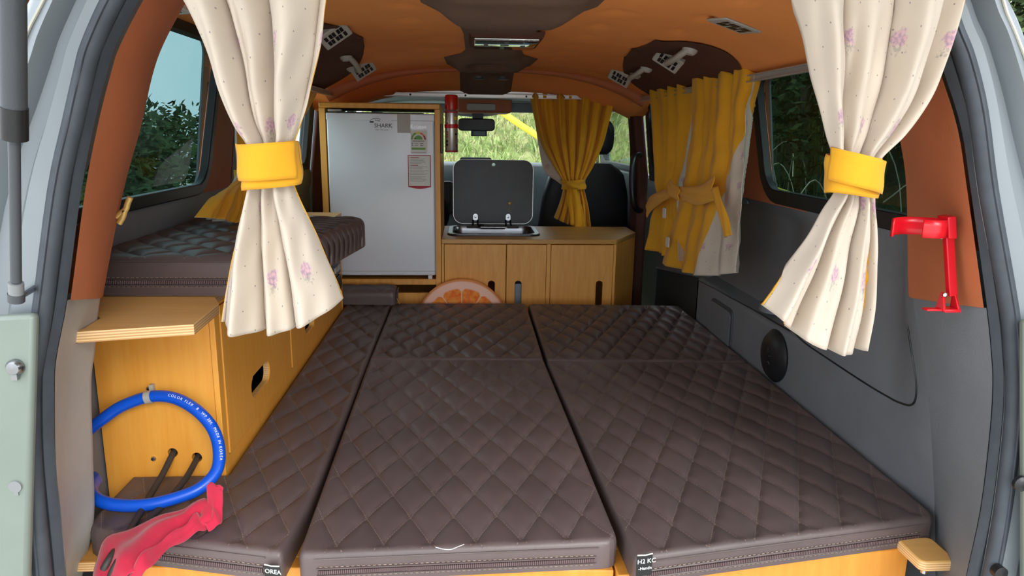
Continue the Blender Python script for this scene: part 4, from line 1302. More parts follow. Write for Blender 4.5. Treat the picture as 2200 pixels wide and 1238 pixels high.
# spray can on the side of the fridge cabinet
sc = thing('spray_can', 'silver fire spray can with translucent red cap beside the fridge', 'spray can', (-0.058, 3.03, 1.06))
c = Vector((-0.058, 3.03, 1.065))
MB().lathe([(0.024, 0.0), (0.0265, 0.003), (0.0265, 0.158), (0.0255, 0.166), (0.022, 0.172)], c, (0, 0, 1), 24).build('can_body', 'aluminium', sc, smooth=40)
MB().lathe([(0.0262, 0.1725), (0.0272, 0.178), (0.0272, 0.222), (0.025, 0.230), (0.018, 0.233), (0.001, 0.2335)], c, (0, 0, 1), 24).build('cap', 'red_clear', sc, smooth=40)
for z0 in (0.0, 0.158):
    MB().lathe([(0.0272, z0 + 0.002), (0.0274, z0 + 0.005), (0.0272, z0 + 0.008)], c, (0, 0, 1), 24).build('red_band', 'red_ink', sc, smooth=40)
mb = MB()
def on_can(ang, z, w_, h_, mb, k=0.0268):
    n_ = 5
    vs_ = []
    for j in (0, 1):
        for i in range(n_ + 1):
            a_ = math.radians(ang) + w_ / k * (i / n_ - 0.5)
            vs_.append((c.x + k * math.sin(a_), c.y - k * math.cos(a_), c.z + z + h_ * j))
    mb.add(vs_, [(i, i + 1, i + n_ + 2, i + n_ + 1) for i in range(n_)])
for z0 in (0.115, 0.079, 0.070, 0.061): on_can(-38, z0, 0.008, 0.006, mb)
on_can(52, 0.105, 0.010, 0.012, mb); on_can(55, 0.020, 0.010, 0.012, mb)
mb.build('warning_marks', 'red_ink', sc)['kind'] = 'stuff'
mb = MB(); on_can(45, 0.132, 0.016, 0.012, mb); mb.build('yellow_mark', 'yellow_ink', sc)
mb = MB(); on_can(-42, 0.040, 0.010, 0.010, mb); on_can(-42, 0.026, 0.010, 0.010, mb); on_can(45, 0.07, 0.012, 0.008, mb); mb.build('pictograms', 'black_ink', sc)['kind'] = 'stuff'
MB().lathe([(0.0275, 0.098), (0.0292, 0.099), (0.0292, 0.113), (0.0275, 0.114)], c, (0, 0, 1), 24).build('strap', 'red_plastic', sc, smooth=40)
MB().box(-0.1035, -0.094, 3.02, 3.04, 1.06, 1.18).build('holder', 'black_plastic', sc, bevel=0.002)

# ================================================================== CURTAINS
def resample(pts, n):
    acc = [0.0]
    for a, b in zip(pts, pts[1:]): acc.append(acc[-1] + (b - a).length)
    out = []
    for k in range(n + 1):
        s_ = acc[-1] * k / n
        i = 0
        while i < len(acc) - 2 and acc[i + 1] < s_: i += 1
        f = (s_ - acc[i]) / max(1e-9, acc[i + 1] - acc[i])
        out.append(pts[i].lerp(pts[i + 1], min(1, f)))
    return out

def curtain(parent, Lp, Rp, nrm, folds, amp, cloth_w, mats, nu=150, nv=90, hem=0.0, seed=0, mif=None, top=0.0, name='cloth', ampf=None, hemf=None, sharp=0.75, latk=0.10, thr=None):
    rnd = random.Random(seed)
    nrm = Vector(nrm)
    L = resample(catmull(Lp, 8), nv); R = resample(catmull(Rp, 8), nv)
    ph = [rnd.uniform(0, 6.28) for _ in range(6)]
    wts = [rnd.uniform(0.7, 1.3) for _ in range(int(folds) + 3)]
    acc = [0]
    for k in wts: acc.append(acc[-1] + k)
    def wu(u):      # uneven fold widths
        s_ = u * folds; i = int(s_); f = s_ - i
        tot = lerp(acc[min(i, len(acc) - 2)], acc[min(i + 1, len(acc) - 1)], f)
        return tot
    maxw = max((R[i] - L[i]).length for i in range(nv + 1))
    def f(u, v):
        j = round(v * nv)
        if thr:
            tq = thr(v)
            u = tq * u / 0.7 if u <= 0.7 else tq + (1 - tq) * (u - 0.7) / 0.3
        p = L[j].lerp(R[j], u)
        w_ = (R[j] - L[j]).length
        a = amp * (ampf(v) if ampf else 1.0)
        th_ = 2 * PI * wu(u) + 0.5 * math.sin(v * 4 + ph[0])
        s1 = 2.0 * abs(math.sin(th_ / 2)) ** sharp - 1.25
        d = a * (0.62 * s1 + 0.3 * math.sin(th_ * 0.5 + ph[1] + v * 1.5) + 0.12 * math.sin(th_ * 2.1 + ph[2] + 3 * v))
        d += 0.0025 * math.sin(v * 31 + u * 17 + ph[3]) * math.sin(u * 23 + ph[4])
        lat = (R[j] - L[j]).normalized() * (latk * a * math.cos(th_) * min(u * 6, (1 - u) * 6, 1))
        z = 0
        if v > 0.8: z -= (hemf(u) if hemf else hem * math.sin(PI * u)) * ((v - 0.8) / 0.2)
        if v < 0.06: z += top * abs(math.sin(th_ * 0.5)) * (0.06 - v) / 0.06
        return p + nrm * d + lat + Vector((0, 0, z))
    ht = sum((a - b).length for a, b in zip(L, L[1:]))
    mb = MB().grid(f, nu, nv, uvf=lambda u, v: (u * cloth_w + seed * 0.37, -v * ht + seed * 0.11), mif=mif)
    return mb.build(name, mats, parent, smooth=180, solid=0.0016, soff=(1 if not mif else 0), recalc=False)

def P1(lst, Y): return [PX(x, y, 1, Y) for x, y in lst]
def P0(lst, X): return [PX(x, y, 0, X) for x, y in lst]

def tie_band(parent, c, rx, ry, h, tilt, m='yellow_cloth', flap=1, axis_u=(1, 0, 0), nrm=(0, -1, 0)):
    U = Vector(axis_u); Nn = Vector(nrm)
    def f(u, v):
        an = 2 * PI * u
        k = 1 + 0.06 * math.sin(3 * an + v * 5) + 0.03 * math.sin(v * 9)
        zz = (v - 0.5) * h * (1 + 0.06 * math.sin(an * 2))
        s_ = math.cos(an)
        return c + U * (rx * k * s_) + Nn * (ry * k * math.sin(an)) + Vector((0, 0, zz + tilt * s_ * rx))
    mb = MB().grid(f, 48, 10, uvf=lambda u, v: (u * 0.3, v * h))
    mb.build('tieback', m, parent, smooth=60, solid=0.002, recalc=False, label='mustard cotton tieback')
    if flap:
        def g(u, v):
            an = lerp(0.5, 3.0, u)
            k = 1.10 + 0.02 * math.sin(v * 7)
            s_ = math.cos(an)
            return c + U * (rx * k * s_ * (1.03 if u < 0.1 else 1.0)) + Nn * (ry * k * math.sin(an) + 0.004) + Vector((0, 0, (v - 0.5) * h * 0.86 + 0.006 + tilt * s_ * rx * 1.4 + 0.012 * u - 0.004))
        MB().grid(g, 24, 8, uvf=lambda u, v: (u * 0.2 + 0.4, v * h)).build('tieback_flap', m, parent, smooth=60, solid=0.002, recalc=False)

amp_c = lambda v: interp([(0, 0.9), (0.25, 1.0), (0.42, 0.62), (0.52, 0.5), (0.62, 0.7), (1, 1.15)], v)
YC = 1.0
def PC(lst): return [PX(x, y, 1, interp([(-40, 0.925), (300, 0.975), (720, 1.045)], y)) for x, y in lst]
ca = thing('rear_curtain', 'cream floral curtain with mustard tieback hanging over the bench cabinet', 'curtain', tuple(PX(590, 700, 1, YC)), 'cream curtains in the tailgate opening')
curtain(ca, PC([(362, -40), (404, 30), (440, 110), (470, 200), (500, 270), (530, 315), (534, 355), (532, 400), (514, 470), (494, 550), (480, 630), (471, 694)]),
        PC([(710, -40), (699, 30), (686, 115), (664, 205), (646, 265), (630, 315), (624, 355), (630, 400), (660, 470), (688, 540), (712, 600), (729, 652)]),
        (0, -1, 0), 3.1, 0.034, 0.42, ['yellow_cloth', 'cream_cloth'], seed=1, ampf=amp_c, hemf=lambda u: 0.034 * math.sin(PI * u) * (1 - 0.3 * u))
tie_band(ca, PX(583, 357, 1, 0.985), 0.037, 0.028, 0.055, 0.16)
cb = thing('rear_curtain', 'cream floral curtain with mustard tieback hanging beside the red bracket', 'curtain', tuple(PX(1780, 720, 1, YC)), 'cream curtains in the tailgate opening')
curtain(cb, PC([(1714, -40), (1728, 30), (1745, 126), (1760, 216), (1778, 285), (1796, 345), (1800, 380), (1796, 415), (1768, 460), (1728, 530), (1684, 600), (1642, 657)]),
        PC([(2076, -40), (2058, 30), (2026, 130), (1990, 215), (1940, 290), (1890, 340), (1872, 380), (1876, 415), (1880, 480), (1882, 560), (1880, 640), (1868, 716)]),
        (0, -1, 0), 3.3, 0.034, 0.44, ['yellow_cloth', 'cream_cloth'], seed=2, ampf=amp_c, hemf=lambda u: 0.036 * math.sin(PI * min(1, u * 0.85)) + 0.012 * u)
tie_band(cb, PX(1830, 378, 1, 0.985), 0.035, 0.028, 0.052, -0.08)
# strip of mustard lining that shows behind the right hem
def PCo(lst, o): return [p + Vector((0, o, 0)) for p in PC(lst)]
curtain(cb, PCo([(1860, 420), (1864, 520), (1864, 620), (1856, 706)], 0.008), PCo([(1882, 418), (1887, 500), (1889, 600), (1882, 700)], 0.016), (0, -1, 0), 0.6, 0.004, 0.1, ['yellow_cloth', 'yellow_cloth'], nu=10, nv=40, name='lining_edge', seed=4)
# rail for the rear pair, just above the frame
rr_ = thing('curtain_rail', 'slim rail across the tailgate opening, above both cream curtains', 'rail', (CX + 0.03, 0.925, 1.345))
MB().tube([(CX - 0.54, 0.925, 1.352), (CX + 0.58, 0.925, 1.352)], 0.006, 10).build('rod', 'dark_plastic', rr_, smooth=60)
for x in (CX - 0.45, CX + 0.02, CX + 0.47):
    MB().tube([(x, 0.925, 1.352), (x, 0.95, 1.38), (x, 1.0, 1.40)], 0.005, 8).build('bracket', 'dark_plastic', rr_, smooth=60)

amp_y = lambda v: interp([(0, 1.2), (0.2, 1.0), (0.62, 0.6), (0.7, 0.5), (1, 1.2)], v)
# yellow pair on the right rail
XR = 0.772
yk = thing('window_curtain', 'far mustard curtain of the right side pair, next to the grab bar', 'curtain', tuple(PX(1430, 540, 0, XR)), 'mustard curtains')
curtain(yk, P0([(1388, 196), (1396, 260), (1402, 330), (1410, 400), (1412, 425), (1402, 470), (1394, 534)], XR), P0([(1484, 166), (1482, 250), (1474, 330), (1462, 395), (1458, 420), (1464, 480), (1474, 562)], XR),
        (-1, 0, 0), 4.2, 0.03, 0.7, ['cream_cloth', 'yellow_cloth'], seed=5, ampf=amp_y, top=0.035, nu=120, nv=70)
yn = thing('window_curtain', 'near mustard curtain of the right side pair, cream lining showing', 'curtain', tuple(PX(1520, 580, 0, XR)), 'mustard curtains')
def near_thr(v): return interp([(0, 0.995), (0.12, 0.99), (0.3, 0.92), (0.45, 0.82), (0.58, 0.70), (0.75, 0.64), (1, 0.58)], v)
def near_mi(u, v): return 1 if u > 0.7 else 0
curtain(yn, P0([(1486, 172), (1488, 250), (1482, 320), (1470, 385), (1462, 425), (1446, 490), (1426, 562)], XR - 0.01), P0([(1616, 168), (1604, 240), (1602, 320), (1600, 400), (1597, 440), (1594, 510), (1590, 584)], XR - 0.01),
        (-1, 0, 0), 4.0, 0.028, 0.75, ['yellow_cloth', 'cream_cloth'], seed=6, ampf=lambda v: interp([(0, 1.2), (0.3, 0.9), (0.62, 0.55), (1, 1.0)], v), top=0.035, mif=near_mi, thr=near_thr, nu=140, nv=80, hemf=lambda u: 0.03 * math.sin(PI * u))
def sash(parent, path, w_, name='sash', twist=0.0, m='yellow_cloth', wdir=(0, 0, 1)):
    P = catmull(path, 8); n = len(P) - 1
    wv = Vector(wdir)
    def f(u, v):
        j = round(v * n)
        ww = w_[0] + (w_[1] - w_[0]) * v
        an = twist * v
        d = wv * math.cos(an) + Vector((0, 1, 0)) * math.sin(an)
        return P[j] + d * ((u - 0.5) * ww) + Vector((-0.006 * math.sin(PI * u), 0, 0)) + Vector((-0.002 * math.sin(u * 12 + v * 8), 0, 0))
    return MB().grid(f, 10, n, uvf=lambda u, v: (u * 0.06, v * 0.3)).build(name, m, parent, smooth=60, solid=0.0025, recalc=False)
XB = XR - 0.045
sash(yn, P0([(1452, 412), (1475, 418), (1500, 420), (1520, 412), (1536, 404)], XB - 0.004), (0.04, 0.075))
sash(yn, P0([(1536, 405), (1546, 436), (1558, 475), (1567, 508)], XB - 0.012), (0.05, 0.05), 'sash_tail', wdir=(0, -0.95, 0.3))
sash(yn, P0([(1438, 402), (1452, 412), (1462, 420)], XB - 0.012), (0.055, 0.04), 'sash_knot')
sash(yk, P0([(1392, 448), (1402, 436), (1420, 424), (1442, 414)], XB), (0.075, 0.03), 'sash')
sash(yk, P0([(1400, 440), (1425, 424), (1450, 412)], XB + 0.006), (0.03, 0.03), 'sash_loop')
# small lilac patches on the far curtain
for (x, y) in ((1427, 458), (1434, 520)):
    p = PX(x, y, 0, XB - 0.006)
    par = yk
    MB().prism(rrect(p.y - 0.02, p.y + 0.02, p.z - 0.018, p.z + 0.018, 0.008), 'x', p.x - 0.001, p.x + 0.001).build('patch', 'paper', par)
# front curtain by the passenger seat
YQ = 3.50
yf = thing('front_curtain', 'mustard curtain gathered in front of the black passenger seat', 'curtain', tuple(PX(1230, 490, 1, YQ)), 'mustard curtains')
curtain(yf, P1([(1140, 214), (1150, 260), (1164, 310), (1186, 352), (1206, 384), (1210, 400), (1204, 430), (1190, 468)], YQ), P1([(1318, 216), (1306, 265), (1292, 315), (1272, 360), (1256, 388), (1254, 402), (1262, 440), (1268, 490)], YQ),
        (0, -1, 0), 6.5, 0.034, 0.8, ['cream_cloth', 'yellow_cloth'], seed=8, ampf=amp_y, top=0.03, nu=170, nv=70, hemf=lambda u: 0.012 * math.sin(PI * u))
curtain(yf, P1([(1148, 250), (1160, 330), (1172, 370), (1206, 396)], YQ + 0.04), P1([(1180, 250), (1196, 330), (1206, 370), (1222, 396)], YQ + 0.04), (0, -1, 0), 1.2, 0.006, 0.12, ['cream_cloth', 'cream_cloth'], nu=16, nv=40, name='lining', seed=12)
tie_band(yf, PX(1232, 396, 1, YQ), 0.058, 0.048, 0.045, 0.05, flap=0)
p = PX(1230, 398, 1, YQ - 0.055)
MB().tube(catmull([p + Vector((-0.025, 0, 0.012)), p + Vector((0, -0.012, 0)), p + Vector((0.028, 0, -0.008))], 4), [0.012, 0.015, 0.018, 0.02, 0.022, 0.02, 0.017, 0.014, 0.010], 10, flat=0.7).build('knot', 'yellow_cloth', yf, smooth=60)
def drape(parent, name, pts, Y, w_):
    P = catmull(P1(pts, Y), 6); n = len(P) - 1
    MB().grid(lambda u, v: P[round(v * n)] + Vector(((u - 0.5) * w_ * (0.7 + 0.3 * v), 0.006 * math.sin(u * 8 + v * 3), 0)), 8, n, uvf=lambda u, v: (u * .06, v * .3)).build(name, 'yellow_cloth', parent, smooth=60, solid=0.003, recalc=False)
drape(yf, 'sash_tail', [(1230, 402), (1238, 430), (1244, 460), (1246, 494)], YQ - 0.06, 0.05)
drape(yf, 'sash_tail', [(1226, 404), (1226, 430), (1232, 455), (1236, 484)], YQ - 0.05, 0.05)
# left side curtain, mostly hidden behind the cream one
XLc = -0.60
yl = thing('window_curtain', 'mustard curtain at the left side window behind the cream curtain', 'curtain', tuple(PX(500, 480, 0, XLc)), 'mustard curtains')
curtain(yl, P0([(520, 130), (512, 200), (510, 270), (512, 330), (514, 375), (500, 400), (470, 425), (442, 468)], XLc), P0([(690, 200), (664, 240), (630, 280), (590, 330), (560, 375), (556, 400), (552, 440), (540, 486)], XLc),
        (1, 0, 0), 5.2, 0.026, 0.8, ['cream_cloth', 'yellow_cloth'], seed=9, ampf=amp_y, top=0.02, nu=130, nv=70)
tie_band(yl, PX(534, 385, 0, XLc), 0.05, 0.035, 0.05, 0.0, flap=0, axis_u=(0, 1, 0), nrm=(1, 0, 0))

# curtain rails along both sides and across
def rail(label, a, b, wdir):
    a = Vector(a); b = Vector(b); wv = Vector(wdir)
    t = thing('curtain_rail', label, 'rail', tuple(a.lerp(b, 0.5)), 'curtain rails in the cabin')
    for nm, h0, h1, w0, w1, m in (('track', -0.009, 0.009, -0.004, 0.006, 'aluminium'), ('lip', 0.006, 0.010, 0.006, 0.014, 'aluminium'), ('lip', -0.010, -0.006, 0.006, 0.014, 'aluminium')):
        ps = []
        for h in (h0, h1):
            ps += [a + wv * w0 + Vector((0, 0, h)), b + wv * w0 + Vector((0, 0, h)), b + wv * w1 + Vector((0, 0, h)), a + wv * w1 + Vector((0, 0, h))]
        MB().hexa(ps).build(nm, m, t, bevel=0.001)
    return t
rail('aluminium rail above the right side windows', (0.778, 1.22, 1.302), (0.778, 3.50, 1.300), (-1, 0, 0))
rail('aluminium rail above the left side windows', (-0.580, 2.55, 1.300), (-0.580, 3.46, 1.300), (1, 0, 0))
fr_ = rail('aluminium rail crossing the cabin above the windscreen', (-0.56, 3.50, 1.318), (0.765, 3.50, 1.318), (0, -1, 0))
MB().box(-0.56, 0.765, 3.50, 3.53, 1.328, 1.348).build('upper_profile', 'aluminium', fr_, bevel=0.002)
for x in (-0.42, -0.26, 0.0, 0.29):
    MB().lathe([(0.005, 0), (0.004, -0.002), (0.001, -0.003)], (x, 3.494, 1.318), (0, 1, 0), 10).build('screw', 'black_plastic', fr_, smooth=40)
# loose runner clips on the right rail
for (x, y) in ((1492, 162), (1500, 160)):
    pc = PX(x, y, 0, 0.78)
    if x == 1492:
        MB().box(pc.x - 0.012, pc.x + 0.006, pc.y - 0.02, pc.y + 0.02, pc.z - 0.012, pc.z + 0.012).build('runner_clip', 'white_plastic', bpy.data.objects['curtain_rail.001'] if 'curtain_rail.001' in bpy.data.objects else None, bevel=0.003)

# ================================================================== CEILING FITTINGS
lm = thing('ceiling_lamp', 'wide chrome-lensed reading lamp in the middle of the roof duct', 'lamp', (CX + 0.01, 2.27, 1.40))
a = PX(1017, 75, 2, 1.402); b = PX(1146, 98, 2, 1.402)
def frustum(x0, x1, y0, y1, z0, z1, k): return [(x0 + k, y0 + k, z0), (x1 - k, y0 + k, z0), (x1 - k, y1 - k, z0), (x0 + k, y1 - k, z0), (x0, y0, z1), (x1, y0, z1), (x1, y1, z1), (x0, y1, z1)]
MB().hexa(frustum(a.x - 0.012, b.x + 0.012, a.y - 0.02, b.y + 0.02, 1.394, 1.412, 0.006)).build('housing', 'brown_fabric', lm, bevel=0.003)
ln = MB().hexa(frustum(a.x, b.x, a.y, b.y, 1.388, 1.398, 0.004)).build('lens', 'mirror_lens' if 'mirror_lens' in M else 'steel', lm, bevel=0.002)
for (fx, fy) in ((0.20, 0.45), (0.50, 0.18), (0.47, 0.78), (0.78, 0.55)):
    x, y = lerp(a.x, b.x, fx), lerp(a.y, b.y, fy)
    MB().box(x - 0.006, x + 0.006, y - 0.014, y + 0.014, 1.3862, 1.3885).build('switch', 'black_plastic', lm)
x, y = lerp(a.x, b.x, 0.49), lerp(a.y, b.y, 0.45)
MB().box(x - 0.012, x + 0.012, y - 0.004, y + 0.004, 1.3862, 1.3885).build('slot', 'black_plastic', lm)

def on_head(x, y, off=0.0):
    e = 0.01
    z = head_z(x, y)
    nx = Vector((e, 0, head_z(x + e, y) - head_z(x - e, y) if False else (head_z(x + e, y) - z)))
    ny = Vector((0, e, head_z(x, y + e) - z))
    nr = ny.cross(nx).normalized()
    if nr.z > 0: nr = -nr
    return Vector((x, y, z)), nr

def vent(label, x, y, sx, sy, rot, bars, grp='roof air vents', tilt=None):
    p, nr = on_head(x, y)
    if tilt:
        nr = Vector(tilt).normalized(); p = p + Vector((0, 0, -0.014))
    t = thing('air_vent', label, 'vent', tuple(p), grp)
    u = Vector((math.cos(rot), math.sin(rot), 0)); u = (u - nr * u.dot(nr)).normalized(); v_ = nr.cross(u)
    Q = lambda a_, b_, d: p + u * a_ + v_ * b_ + nr * d
    def slab(a0, a1, b0, b1, d0, d1):
        return [Q(a0, b0, d0), Q(a1, b0, d0), Q(a1, b1, d0), Q(a0, b1, d0), Q(a0, b0, d1), Q(a1, b0, d1), Q(a1, b1, d1), Q(a0, b1, d1)]
    MB().hexa(slab(-sx, sx, -sy, sy, -0.012 if tilt else -0.002, 0.012 if tilt else 0.005)).build('plate', 'grey_light', t, bevel=0.004)
    for k in range(bars):
        f = (k + 0.5) / bars
        c_ = lerp(-sx * 0.72, sx * 0.72, f)
        w_ = sx * 0.72 / bars * 0.72
        s_ = (f - 0.5) * sy * 0.5
        for half in (-1, 1):
            o_ = w_ * (0.25 if k % 2 else -0.25) * half
            MB().hexa(slab(c_ - w_ + o_, c_ + w_ + o_, (0.06 if half > 0 else -0.62) * sy, (0.62 if half > 0 else -0.06) * sy, 0.0122 if tilt else 0.0052, 0.0128 if tilt else 0.0058)).build('slot', 'black_plastic', t)
    return t
vent('large grey vent on the orange headliner next to the right cream curtain', 0.585, 1.60, 0.052, 0.034, 0.35, 5)
vent('grey vent beside the near right grab handle', 0.60, 2.16, 0.042, 0.030, 0.2, 5, tilt=(-0.5, -0.5, -0.75))
vent('grey vent beside the far right grab handle', 0.60, 2.83, 0.044, 0.032, 0.2, 5, tilt=(-0.5, -0.6, -0.7))
vent('grey vent beside the near left grab handle', 0.20 - 0.55, 2.02, 0.042, 0.030, -0.3, 5, tilt=(0.5, -0.5, -0.75))
vent('grey vent beside the far left grab handle', 0.20 - 0.58, 2.78, 0.044, 0.032, -0.3, 5, tilt=(0.5, -0.6, -0.7))

def grab(label, sg, xr, y0, y1):
    x = CX + sg * xr
    pA, nA = on_head(x, y0); pB, nB = on_head(x + sg * 0.015, y1)
    t = thing('ceiling_grip', label, 'handle', tuple(pA.lerp(pB, 0.5)), 'roof grab handles')
    inn_ = Vector((-sg, 0, -0.8)).normalized()
    P = [pA + nA * 0.004, pA + inn_ * 0.018, pA.lerp(pB, 0.15) + inn_ * 0.034, pA.lerp(pB, 0.5) + inn_ * 0.040, pA.lerp(pB, 0.85) + inn_ * 0.034, pB + inn_ * 0.018, pB + nB * 0.004]
    MB().tube(catmull(P, 6), 0.013, 12, flat=0.75).build('bar', 'grey_light', t, smooth=60)
    for q, nn in ((pA, nA), (pB, nB)):
        MB().lathe([(0.022, 0.0), (0.021, 0.012), (0.014, 0.02), (0.001, 0.022)], q, tuple(nn), 16).build('foot', 'grey_light', t, smooth=40)
grab('near grab handle in the right brown roof recess', 1, 0.505, 1.97, 2.17)
grab('far grab handle in the right brown roof recess', 1, 0.52, 2.50, 2.72)
grab('near grab handle in the left brown roof recess', -1, 0.52, 1.90, 2.06)
grab('far grab handle in the left brown roof recess', -1, 0.50, 2.52, 2.74)
# white box lamp over the left rear window
pl = PX(400, 42, 0, -0.50)
wl_ = thing('corner_lamp', 'white plastic strip lamp above the left rear window', 'lamp', (-0.60, 1.53, 1.37))
def tilt_slab(c, u, v_, n_, a, b, d0, d1):
    return [c + u * sa * a + v_ * sb * b + n_ * d0 for sa, sb in ((-1, -1), (1, -1), (1, 1), (-1, 1))] + [c + u * sa * a + v_ * sb * b + n_ * d1 for sa, sb in ((-1, -1), (1, -1), (1, 1), (-1, 1))]
pc, nr = on_head(-0.60, 1.53)
u_ = Vector((0, 1, 0)); v_ = nr.cross(u_).normalized()
MB().hexa(tilt_slab(pc, u_, v_, nr, 0.085, 0.03, 0.004, 0.02)).build('case', 'white_plastic', wl_, bevel=0.005)
MB().hexa(tilt_slab(pc, u_, v_, nr, 0.055, 0.018, 0.0205, 0.022)).build('lens', 'grey_ink', wl_, bevel=0.001)

# ================================================================== CAB IN FRONT
ws0, ws1 = (4.55, 1.30), (5.15, 0.93)
ww = thing('window_7', None, None, (CX, 4.8, 0.93)); ww['kind'] = 'structure'
MB().prism([(CX - 0.74, 0), (CX + 0.74, 0), (CX + 0.62, 1), (CX - 0.62, 1)], 'z', 0, 0.005, fn=lambda a_, b_, d: (a_, lerp(5.15, 4.55, b_) + d, lerp(0.93, 1.335, b_) + d)).build('pane', 'clear_glass', ww)
for sg in (-1, 1):
    MB().tube([(CX + sg * 0.76, 5.16, 0.92), (CX + sg * 0.70, 4.85, 1.13), (CX + sg * 0.63, 4.53, 1.345)], 0.035, 10).build('pillar', 'dark_plastic', ww, smooth=60)
MB().box(CX - 0.70, CX + 0.70, 4.45, 4.58, 1.29, 1.36).build('header', 'dash_grey', ww, bevel=0.01)
MB().prism([(CX - 0.05 + 0.22 * math.cos(math.radians(a_)), 1.30 + 0.06 * math.sin(math.radians(a_))) for a_ in range(180, 361, 12)], 'y', 4.50, 4.508).build('shade_band', 'dash_grey', ww)
ds = MB()
ds.prism([(3.95, 0.30), (3.95, 0.62), (4.05, 0.84), (4.22, 0.955), (4.55, 0.965), (5.12, 0.92), (5.12, 0.30)], 'x', CX - 0.78, CX + 0.78)
dash = struct(ds.build('dashboard', 'dash_grey', bevel=0.02))
for k, x in enumerate((-0.09, 0.30)):
    v_ = MB().prism(rrect(x - 0.05, x + 0.05, 0.70, 0.82, 0.02), 'y', 4.03, 4.10).build('dash_vent', 'black_plastic', dash, bevel=0.004)
    for j in range(5):
        MB().box(x - 0.042, x + 0.042, 4.024, 4.031, 0.715 + 0.02 * j, 0.721 + 0.02 * j).build('louvre', 'dark_plastic', v_)
# black dash vent pod seen between fridge and lid
p = PX(966, 420, 1, 4.0)
pod = MB().prism(rrect(p.x - 0.045, p.x + 0.025, p.z - 0.10, p.z + 0.08, 0.025), 'y', 3.94, 4.02).build('vent_pod', 'dark_plastic', dash, bevel=0.008)
for j in range(3): MB().box(p.x - 0.03 + 0.02 * j, p.x - 0.022 + 0.02 * j, 3.934, 3.942, p.z - 0.07, p.z + 0.06).build('louvre', 'black_plastic', pod)
a, b = PX(988, 338, 1, 4.25), PX(1056, 352, 1, 4.25)
nav = thing('dash_screen', 'flat grey-backed screen standing on the dashboard behind the sink lid', 'screen', ((a.x + b.x) / 2, 4.25, 0.955))
MB().prism(rrect(a.x, b.x, 0.975, a.z, 0.012), 'y', 4.24, 4.27).build('case', 'dash_grey', nav, bevel=0.003)
MB().prism(rrect(a.x + 0.006, b.x - 0.006, 0.98, a.z - 0.012, 0.008), 'y', 4.2365, 4.2395).build('display', 'black_plastic', nav)
MB().box((a.x + b.x) / 2 - 0.02, (a.x + b.x) / 2 + 0.02, 4.245, 4.265, 0.956, 0.976).build('stand', 'black_plastic', nav)
# steering wheel, hidden mostly by the fridge
stw = thing('steering_wheel', 'black steering wheel in front of the dashboard behind the fridge', 'steering wheel', (-0.28, 3.85, 0.6))
ring = [(-0.28 + 0.18 * math.cos(k * PI / 16), 3.86 - 0.06 * math.sin(k * PI / 16), 0.72 + 0.17 * math.sin(k * PI / 16)) for k in range(32)]
MB().tube(ring, 0.015, 8, closed=True).build('rim', 'black_leather', stw, smooth=60)
MB().lathe([(0.06, -0.01), (0.055, 0.02), (0.001, 0.025)], (-0.28, 3.88, 0.72), (0, -0.94, -0.33), 16).tube([(-0.45, 3.87, 0.72), (-0.11, 3.87, 0.72)], 0.014, 8).tube([(-0.28, 3.9, 0.70), (-0.28, 4.1, 0.60)], 0.03, 10).build('hub', 'black_plastic', stw, smooth=50)
# overhead console, lamp, visors, mirror
hc = MB()
a, b = PX(982, 219, 1, 4.05), PX(1096, 243, 1, 4.05)
hc.prism(rrect(a.x, b.x + 0.01, b.z, a.z + 0.03, 0.015), 'y', 4.05, 4.42)
con = thing('overhead_console', 'tan overhead console with dome light above the mirror', 'console', ((a.x + b.x) / 2, 4.2, b.z))
hc.build('shell', 'orange_trim', con, bevel=0.01)
a, b = PX(1003, 222, 1, 4.045), PX(1065, 238, 1, 4.045)
MB().prism(rrect(a.x, b.x, b.z, a.z, 0.012), 'y', 4.035, 4.05).build('dome_light', 'grey_light', con, bevel=0.004)
for (x0, x1, lab) in ((1088, 1166, 'grey folded sun visor on the passenger side'), (800, 965, 'grey folded sun visor above the driver side')):
    a, b = PX(x0, 220, 1, 4.2), PX(x1, 243, 1, 4.2)
    vz = thing('sun_visor', lab, 'sun visor', ((a.x + b.x) / 2, 4.2, b.z), 'sun visors')
    MB().prism(rrect(a.x, b.x, b.z, a.z, 0.02), 'y', 4.19, 4.215).build('panel', 'dash_grey', vz, bevel=0.006)
    MB().tube([(b.x - 0.02, 4.2, a.z + 0.004), (b.x + 0.03, 4.2, a.z + 0.012)], 0.005, 8).build('hinge_rod', 'black_plastic', vz, smooth=60)
mi_ = thing('rearview_mirror', 'black rear-view mirror on the windscreen', 'mirror', tuple(PX(1024, 282, 1, 4.3)))
a, b = PX(984, 254, 1, 4.3), PX(1063, 282, 1, 4.3)
MB().prism(rrect(a.x, b.x, b.z, a.z, 0.022), 'y', 4.29, 4.33).build('shell', 'black_plastic', mi_, bevel=0.006)
MB().prism(rrect(a.x + 0.022, b.x - 0.006, b.z + 0.008, a.z - 0.008, 0.016), 'y', 4.2865, 4.2895).build('glass', 'lid_glass', mi_)
p = PX(1026, 250, 1, 4.32)
MB().tube([(p.x, 4.33, a.z - 0.03), (p.x, 4.36, a.z + 0.02), (p.x, 4.48, a.z + 0.05)], 0.014, 10).box(p.x - 0.03, p.x + 0.035, 4.33, 4.40, a.z + 0.0, a.z + 0.03).build('stalk', 'black_plastic', mi_, smooth=40)
a, b = PX(1012, 281, 1, 4.36), PX(1046, 293, 1, 4.36)
dcm = thing('dash_camera', 'small black dash camera hanging under the rear-view mirror', 'camera', ((a.x + b.x) / 2, 4.36, b.z))
MB().box(a.x, b.x, 4.345, 4.38, b.z, a.z + 0.004).build('case', 'black_plastic', dcm, bevel=0.003)
